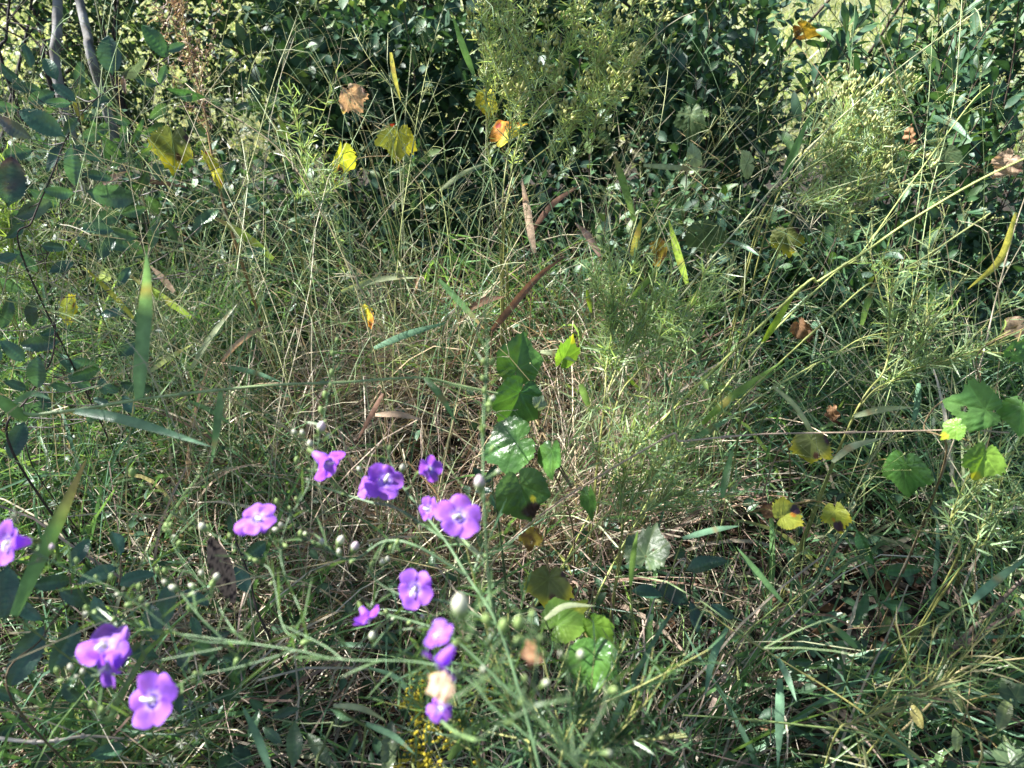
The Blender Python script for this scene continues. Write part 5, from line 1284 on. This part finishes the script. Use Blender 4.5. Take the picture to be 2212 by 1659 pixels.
# ================================================================== small flowering herbs at the bottom
def goldenrod():
    r = np.random.default_rng(62)
    w = [P(905, 1720, .66), P(890, 1640, .67), P(905, 1560, .68), P(915, 1480, .69)]
    base = np.array([w[0][0], w[0][1] + .02, 0]); t = thing('goldenrod', 'little yellow flowered herb at the bottom centre under the purple flowers', 'herb', base)
    mb = MB(); tube(mb, [base] + w, .0013, .0007, (.22, .26, .08), 5, 20)
    for (u, v, d, s, n) in [(915, 1640, .67, 14, 26), (893, 1610, .67, 15, 26), (910, 1575, .67, 18, 34), (935, 1560, .67, 14, 22), (890, 1520, .68, 20, 36), (900, 1545, .68, 12, 16), (912, 1480, .69, 14, 22), (905, 1500, .69, 14, 22), (968, 1598, .66, 15, 24), (985, 1585, .66, 12, 16), (1000, 1590, .66, 10, 12),
                            (1056, 1492, .69, 11, 16), (1108, 1426, .72, 8, 9), (1097, 1420, .72, 8, 8), (1004, 1535, .68, 7, 7), (1086, 1505, .69, 5, 4), (1040, 1655, .64, 10, 12), (930, 1650, .66, 13, 22), (870, 1655, .66, 9, 12), (1022, 1565, .67, 8, 6)]:
        c = P(u, v, d); st = s * 1.2 / F * d; n = int(n * 1.15); k = r.normal(0, st * .55, (n, 3)); j = w[2] if v < 1560 else w[1]
        tube(mb, [j, (j + c) / 2 + [0, 0, -.01], c], .0006, .0004, (.25, .28, .08), 3, 6)
        fm = MB(); dd = norm(k + r.normal(0, .003, (n, 3)) + [0, 0, .004])
        seeds(fm, c + k, dd, r.uniform(.0025, .0048, n), np.array((.78, .66, .07)) * r.uniform(.75, 1.15, (n, 1)), .42); fm.build('flower_cluster', M_YEL, t)
    mb.build('stem', M_STEM, t)
goldenrod()
def white_weed():
    r = np.random.default_rng(63)
    w = [P(470, 1700, .8), P(450, 1620, .82), P(430, 1560, .84), P(420, 1500, .85)]
    base = np.array([w[0][0], w[0][1] + .02, 0]); t = thing('thoroughwort', 'weed with fluffy whitish flower tufts at the bottom left', 'weed', base)
    mb = MB(); tube(mb, [base] + w, .0012, .0007, (.2, .24, .1), 5, 18)
    for (u, v, s) in [(408, 1523, 17), (455, 1530, 14), (378, 1545, 14), (420, 1590, 18), (392, 1605, 15), (330, 1638, 16), (368, 1650, 20), (400, 1560, 12), (35, 1115, 24), (20, 1140, 18)]:
        c = P(u, v, .84 if u > 100 else .95); n = 34; dd = norm(r.normal(0, 1, (n, 3)) + [0, 0, .5])
        kk = np.linspace(0, 1, 3); L = s / F * .84 * r.uniform(.5, 1, n); Pn = c + dd[:, None] * (L[:, None] * kk)[..., None]
        fm = MB(); ribbons(fm, Pn, np.full((n, 3), .0005) * [.6, 1, .8], np.array((.50, .52, .42)) * r.uniform(.7, 1.2, (n, 1)), ref=norm(r.normal(0, 1, (n, 3)))); fm.build('flower_tuft', M_BUD, t)
        if u > 100: tube(mb, [w[2], (w[2] + c) / 2 + [0, 0, -.01], c], .0006, .0004, (.2, .24, .1), 3, 6)
    mb.build('stem', M_STEM, t)
white_weed()

# ================================================================== the purple flowered plants in the foreground
GRN = (.14, .235, .11)
def gerardia(label, branches, flowers, buds, seed, rad=.0014, leaf_step=.012, GRN=GRN):
    """branches: polylines (u, v, d) from the base outwards; flowers: (u, v, d, px, axis right, axis up, axis to camera[, wilted, label]); buds: (u, v, d, px, ang, white)"""
    r = np.random.default_rng(seed)
    w0 = P(*branches[0][0]); t = thing('purple_flowered_herb', label, 'flower plant', np.array([w0[0], w0[1] + .02, 0.0]))
    root = np.array(t.matrix_basis.translation); pts = []
    for i, b in enumerate(branches):
        w = [P(*q) for q in b]
        if i == 0: w = [root] + w
        mb = MB(); k = 1.0 if i == 0 else .8
        sp = tube(mb, w, rad * k, rad * k * .55, np.array(GRN) * (1 if i else .95), 6, 10 * len(w), np.array(GRN) * 1.15); pts.append(sp)
        mb.build('stem', M_STEM, t)
        lm = MB(); stem_leaves(lm, sp[len(sp) // 3 if i == 0 else 0:], r, leaf_step)
        if lm.n: lm.build('narrow_leaves', M_GRASS, t, kind='stuff')
        if i:
            L = np.linalg.norm(np.diff(sp, axis=0), axis=1).sum()
            for k in range(int(L / .022)):
                x = r.uniform(.3, 1) * (len(sp) - 1.01); q = sp[int(x)]; dd = norm(norm(sp[int(x) + 1] - q) * .7 + norm(r.normal(0, 1, 3)) + [0, 0, .3]); ln = r.uniform(.003, .0055)
                bud(t, q + dd * ln * .6, dd, ln, ((.62, .62, .50), (.30, .42, .14), (.34, .46, .16))[r.integers(0, 3)], k)
    allp = np.vstack(pts)
    for i, f in enumerate(flowers):
        u, v, d, px, ax, ay, az = f[:7]
        pos = P(u, v, d); axis = norm(ax * RGT + ay * UPV - az * FWD); R = px / F * d / 2
        j = pos - axis * R * 1.4; at = allp[np.argmin(np.linalg.norm(allp - j, axis=1))]
        flower(t, pos, axis, R, seed * 5 + i, at, .22 if az > .5 else .12, len(f) > 7 and f[7])
    for i, (u, v, d, px, ang, wh) in enumerate(buds):
        pos = P(u, v, d); a = math.radians(ang); dd = math.cos(a) * RGT + math.sin(a) * UPV - .2 * FWD
        ln = px * 1.08 / F * d
        bud(t, pos, dd, ln, ((.62, .62, .50), (.30, .42, .14), (.62, .50, .58))[wh], seed + i)
        j = pos - norm(dd) * ln * .6; at = allp[np.argmin(np.linalg.norm(allp - j, axis=1))]
        if np.linalg.norm(at - j) > .002:
            pm = MB(); tube(pm, [at, (at + j) / 2, j], .0006, .0006, GRN, 4, 5); pm.build('bud_stalk', M_STEM, t)
    return t
D1 = .50
gerardia('near purple trumpet flowered herb branching to the left across the bottom', [
    [(1420, 1950, .44), (1290, 1740, .42), (1200, 1639, .42), (1080, 1543, .43), (1000, 1460, .44), (900, 1430, .45), (740, 1425, .46), (640, 1405, .47), (540, 1390, .48), (430, 1375, .49), (340, 1362, .50), (280, 1340, .50)],
    [(560, 1392, .48), (406, 1393 - 15, .48), (300, 1306, .48), (233, 1266, .48), (133, 1222, .48), (112, 1200, .48)],
    [(480, 1380, .485), (430, 1330, .49), (386, 1276, .5), (360, 1250, .5)],
    [(530, 1388, .48), (500, 1355, .5), (453, 1282, .52), (386, 1200, .53), (360, 1130, .54)],
    [(660, 1408, .47), (656, 1340, .5), (613, 1232, .53), (607, 1182, .54), (623, 1122, .55), (650, 1080, .56), (672, 1030, .57), (690, 950, .57), (713, 830, .58), (730, 720, .58)],
    [(640, 1380, .48), (610, 1349, .5), (587, 1239, .53), (547, 1209, .54), (447, 1146, .56), (367, 1106, .57), (290, 1030, .58)],
    [(740, 1425, .46), (700, 1395, .47), (610, 1350, .49)],
    [(640, 1405, .47), (520, 1440, .47), (420, 1460, .47), (390, 1480, .47)],
    [(340, 1362, .50), (250, 1352, .5), (190, 1320, .5)],
    [(480, 1400, .48), (330, 1430, .48), (200, 1460, .48), (120, 1470, .48)],
    [(133, 1222, .48), (90, 1200, .48), (50, 1185, .48)],
    [(300, 1440, .47), (260, 1490, .465), (215, 1550, .46), (200, 1535, .46)]],
    [(330, 1512, .44, 120, -.3, .25, 1), (232, 1438, .46, 114, -.5, -.35, .85), (226, 1396, .47, 108, -.1, .9, .6), (18, 1172, .47, 100, -.5, .15, 1), (556, 1122, .52, 88, -.15, .75, .7)],
    [(112, 1190, .48, 16, 80, 2), (445, 1148, .55, 22, 120, 0), (385, 1275, .5, 20, 150, 0), (363, 1262, .5, 14, 140, 0), (358, 1240, .5, 14, 100, 1), (343, 1237, .5, 13, 110, 1), (424, 1270, .51, 17, 150, 0), (437, 1246, .51, 15, 100, 0), (463, 1255, .51, 20, 60, 0), (457, 1270, .51, 18, 75, 1),
     (300, 1275, .48, 16, 80, 1), (303, 1300, .48, 14, 60, 1), (165, 1218, .48, 14, 80, 1), (240, 1253, .48, 15, 80, 1), (286, 1030, .58, 20, 85, 1), (190, 1320, .5, 14, 110, 1), (245, 1345, .5, 14, 80, 1), (123, 1455, .48, 15, 85, 1), (155, 1450, .48, 17, 100, 0), (178, 1458, .48, 15, 80, 0), (200, 1530, .46, 18, 90, 1), (222, 1540, .46, 16, 90, 1),
     (690, 935, .57, 26, 70, 2), (702, 945, .57, 16, 30, 0), (672, 968, .57, 18, 100, 0), (640, 940, .57, 14, 120, 0), (655, 942, .57, 14, 100, 0), (705, 862, .58, 18, 100, 1), (698, 895, .58, 18, 110, 1), (716, 812, .58, 15, 80, 1), (720, 770, .58, 13, 100, 1), (727, 740, .58, 11, 80, 1), (640, 1000, .57, 14, 80, 1), (360, 1085, .57, 14, 90, 1), (395, 1110, .57, 13, 80, 1), (600, 1090, .55, 14, 100, 1), (500, 1165, .54, 14, 110, 1)], 31, rad=.0006)
gerardia('purple trumpet flowered herb with upright stems beside the grape leaves', [
    [(1230, 1950, .5), (1180, 1720, .50), (1130, 1520, .51), (1075, 1350, .53), (1010, 1245, .55), (960, 1165, .57), (900, 1090, .59), (870, 1050, .60), (845, 1000, .61), (835, 960, .61)],
    [(1075, 1350, .53), (1058, 1270, .50), (1047, 1103, .48), (1044, 953, .48), (1050, 820, .48), (1054, 733, .48)],
    [(960, 1165, .57), (860, 1100, .59), (800, 1085, .60), (720, 1060, .62), (660, 1040, .63)],
    [(1010, 1245, .55), (900, 1180, .55), (830, 1170, .56), (760, 1210, .56), (700, 1180, .56), (650, 1160, .56)],
    [(1075, 1350, .53), (960, 1300, .53), (880, 1290, .53), (820, 1260, .54), (790, 1220, .54)],
    [(1130, 1520, .51), (980, 1380, .52), (900, 1345, .53), (800, 1320, .54)]],
    [(706, 998, .56, 84, .8, -.45, .35), (832, 1038, .58, 84, .2, .35, 1), (800, 1048, .59, 68, -.6, .5, .6), (928, 1015, .58, 62, .55, .2, .45), (926, 1100, .56, 56, -.5, .15, .5), (992, 1116, .50, 104, .1, .65, .75), (897, 1272, .52, 90, -.35, .2, 1), (795, 1338, .52, 66, .45, -.6, .3, True)],
    [(1038, 1060, .47, 34, 95, 2), (1068, 1025, .48, 16, 40, 0), (1060, 975, .48, 14, 60, 1), (1045, 935, .48, 16, 110, 1), (1055, 890, .48, 14, 70, 1), (1048, 850, .48, 13, 100, 1), (868, 1020, .6, 18, 80, 0), (780, 1020, .6, 14, 120, 0), (842, 975, .61, 14, 85, 1), (820, 1085, .6, 12, 60, 1), (730, 1178, .56, 24, 60, 0), (762, 1192, .56, 24, 65, 2), (735, 1200, .56, 16, 100, 0), (698, 1180, .56, 18, 100, 0), (826, 1222, .55, 16, 90, 0), (836, 1215, .55, 14, 80, 0), (858, 1178, .55, 14, 80, 1), (846, 1190, .55, 13, 100, 1), (805, 1385, .5, 22, 90, 0), (835, 1330, .53, 15, 90, 1), (650, 1160, .56, 15, 90, 1)], 32, rad=.0013)
gerardia('closest blurred purple trumpet flowers on a stem at the bottom centre', [
    [(1500, 2000, .36), (1370, 1790, .33), (1240, 1640, .32), (1150, 1530, .325), (1080, 1430, .33), (1030, 1370, .335), (1005, 1330, .34)], [(1150, 1530, .325), (1060, 1470, .33), (1000, 1450, .335), (965, 1430, .34)], [(1240, 1640, .32), (1230, 1540, .33), (1225, 1450, .34), (1215, 1400, .34)], [(1150, 1530, .325), (1160, 1420, .33), (1150, 1350, .33), (1110, 1340, .335)], [(1240, 1640, .32), (1290, 1560, .33), (1310, 1500, .335), (1300, 1460, .34)], [(1150, 1530, .325), (1090, 1560, .33), (1030, 1600, .335)], [(1240, 1640, .32), (1330, 1620, .33), (1400, 1630, .335)], [(1080, 1430, .33), (1120, 1390, .335), (1180, 1370, .34)]],
    [(952, 1432, .33, 92, -.5, -.55, .25), (950, 1372, .34, 72, -.35, .5, .35), (950, 1530, .42, 58, .1, .55, .4, True)],
    [(998, 1335, .32, 54, 95, 0), (1252, 1425, .35, 22, 80, 0), (1216, 1422, .35, 18, 110, 0), (1170, 1482, .34, 20, 40, 0), (1135, 1475, .34, 18, 100, 1), (1120, 1360, .33, 30, 90, 1), (1085, 1365, .33, 30, 80, 1), (1060, 1350, .33, 28, 120, 1), (1125, 1525, .34, 18, 80, 1)], 33, rad=.0006, GRN=(.12, .19, .09))
loose_leaf('blurred tan withered petal close to the camera at the bottom centre', 962, 1478, 74, 200, 'tan', 20, 10, .345, 21)
loose_leaf('blurred brown curled leaf close to the camera right of the nearest flower', 1150, 1400, 66, 265, 'brown', 45, 0, .36, 22)
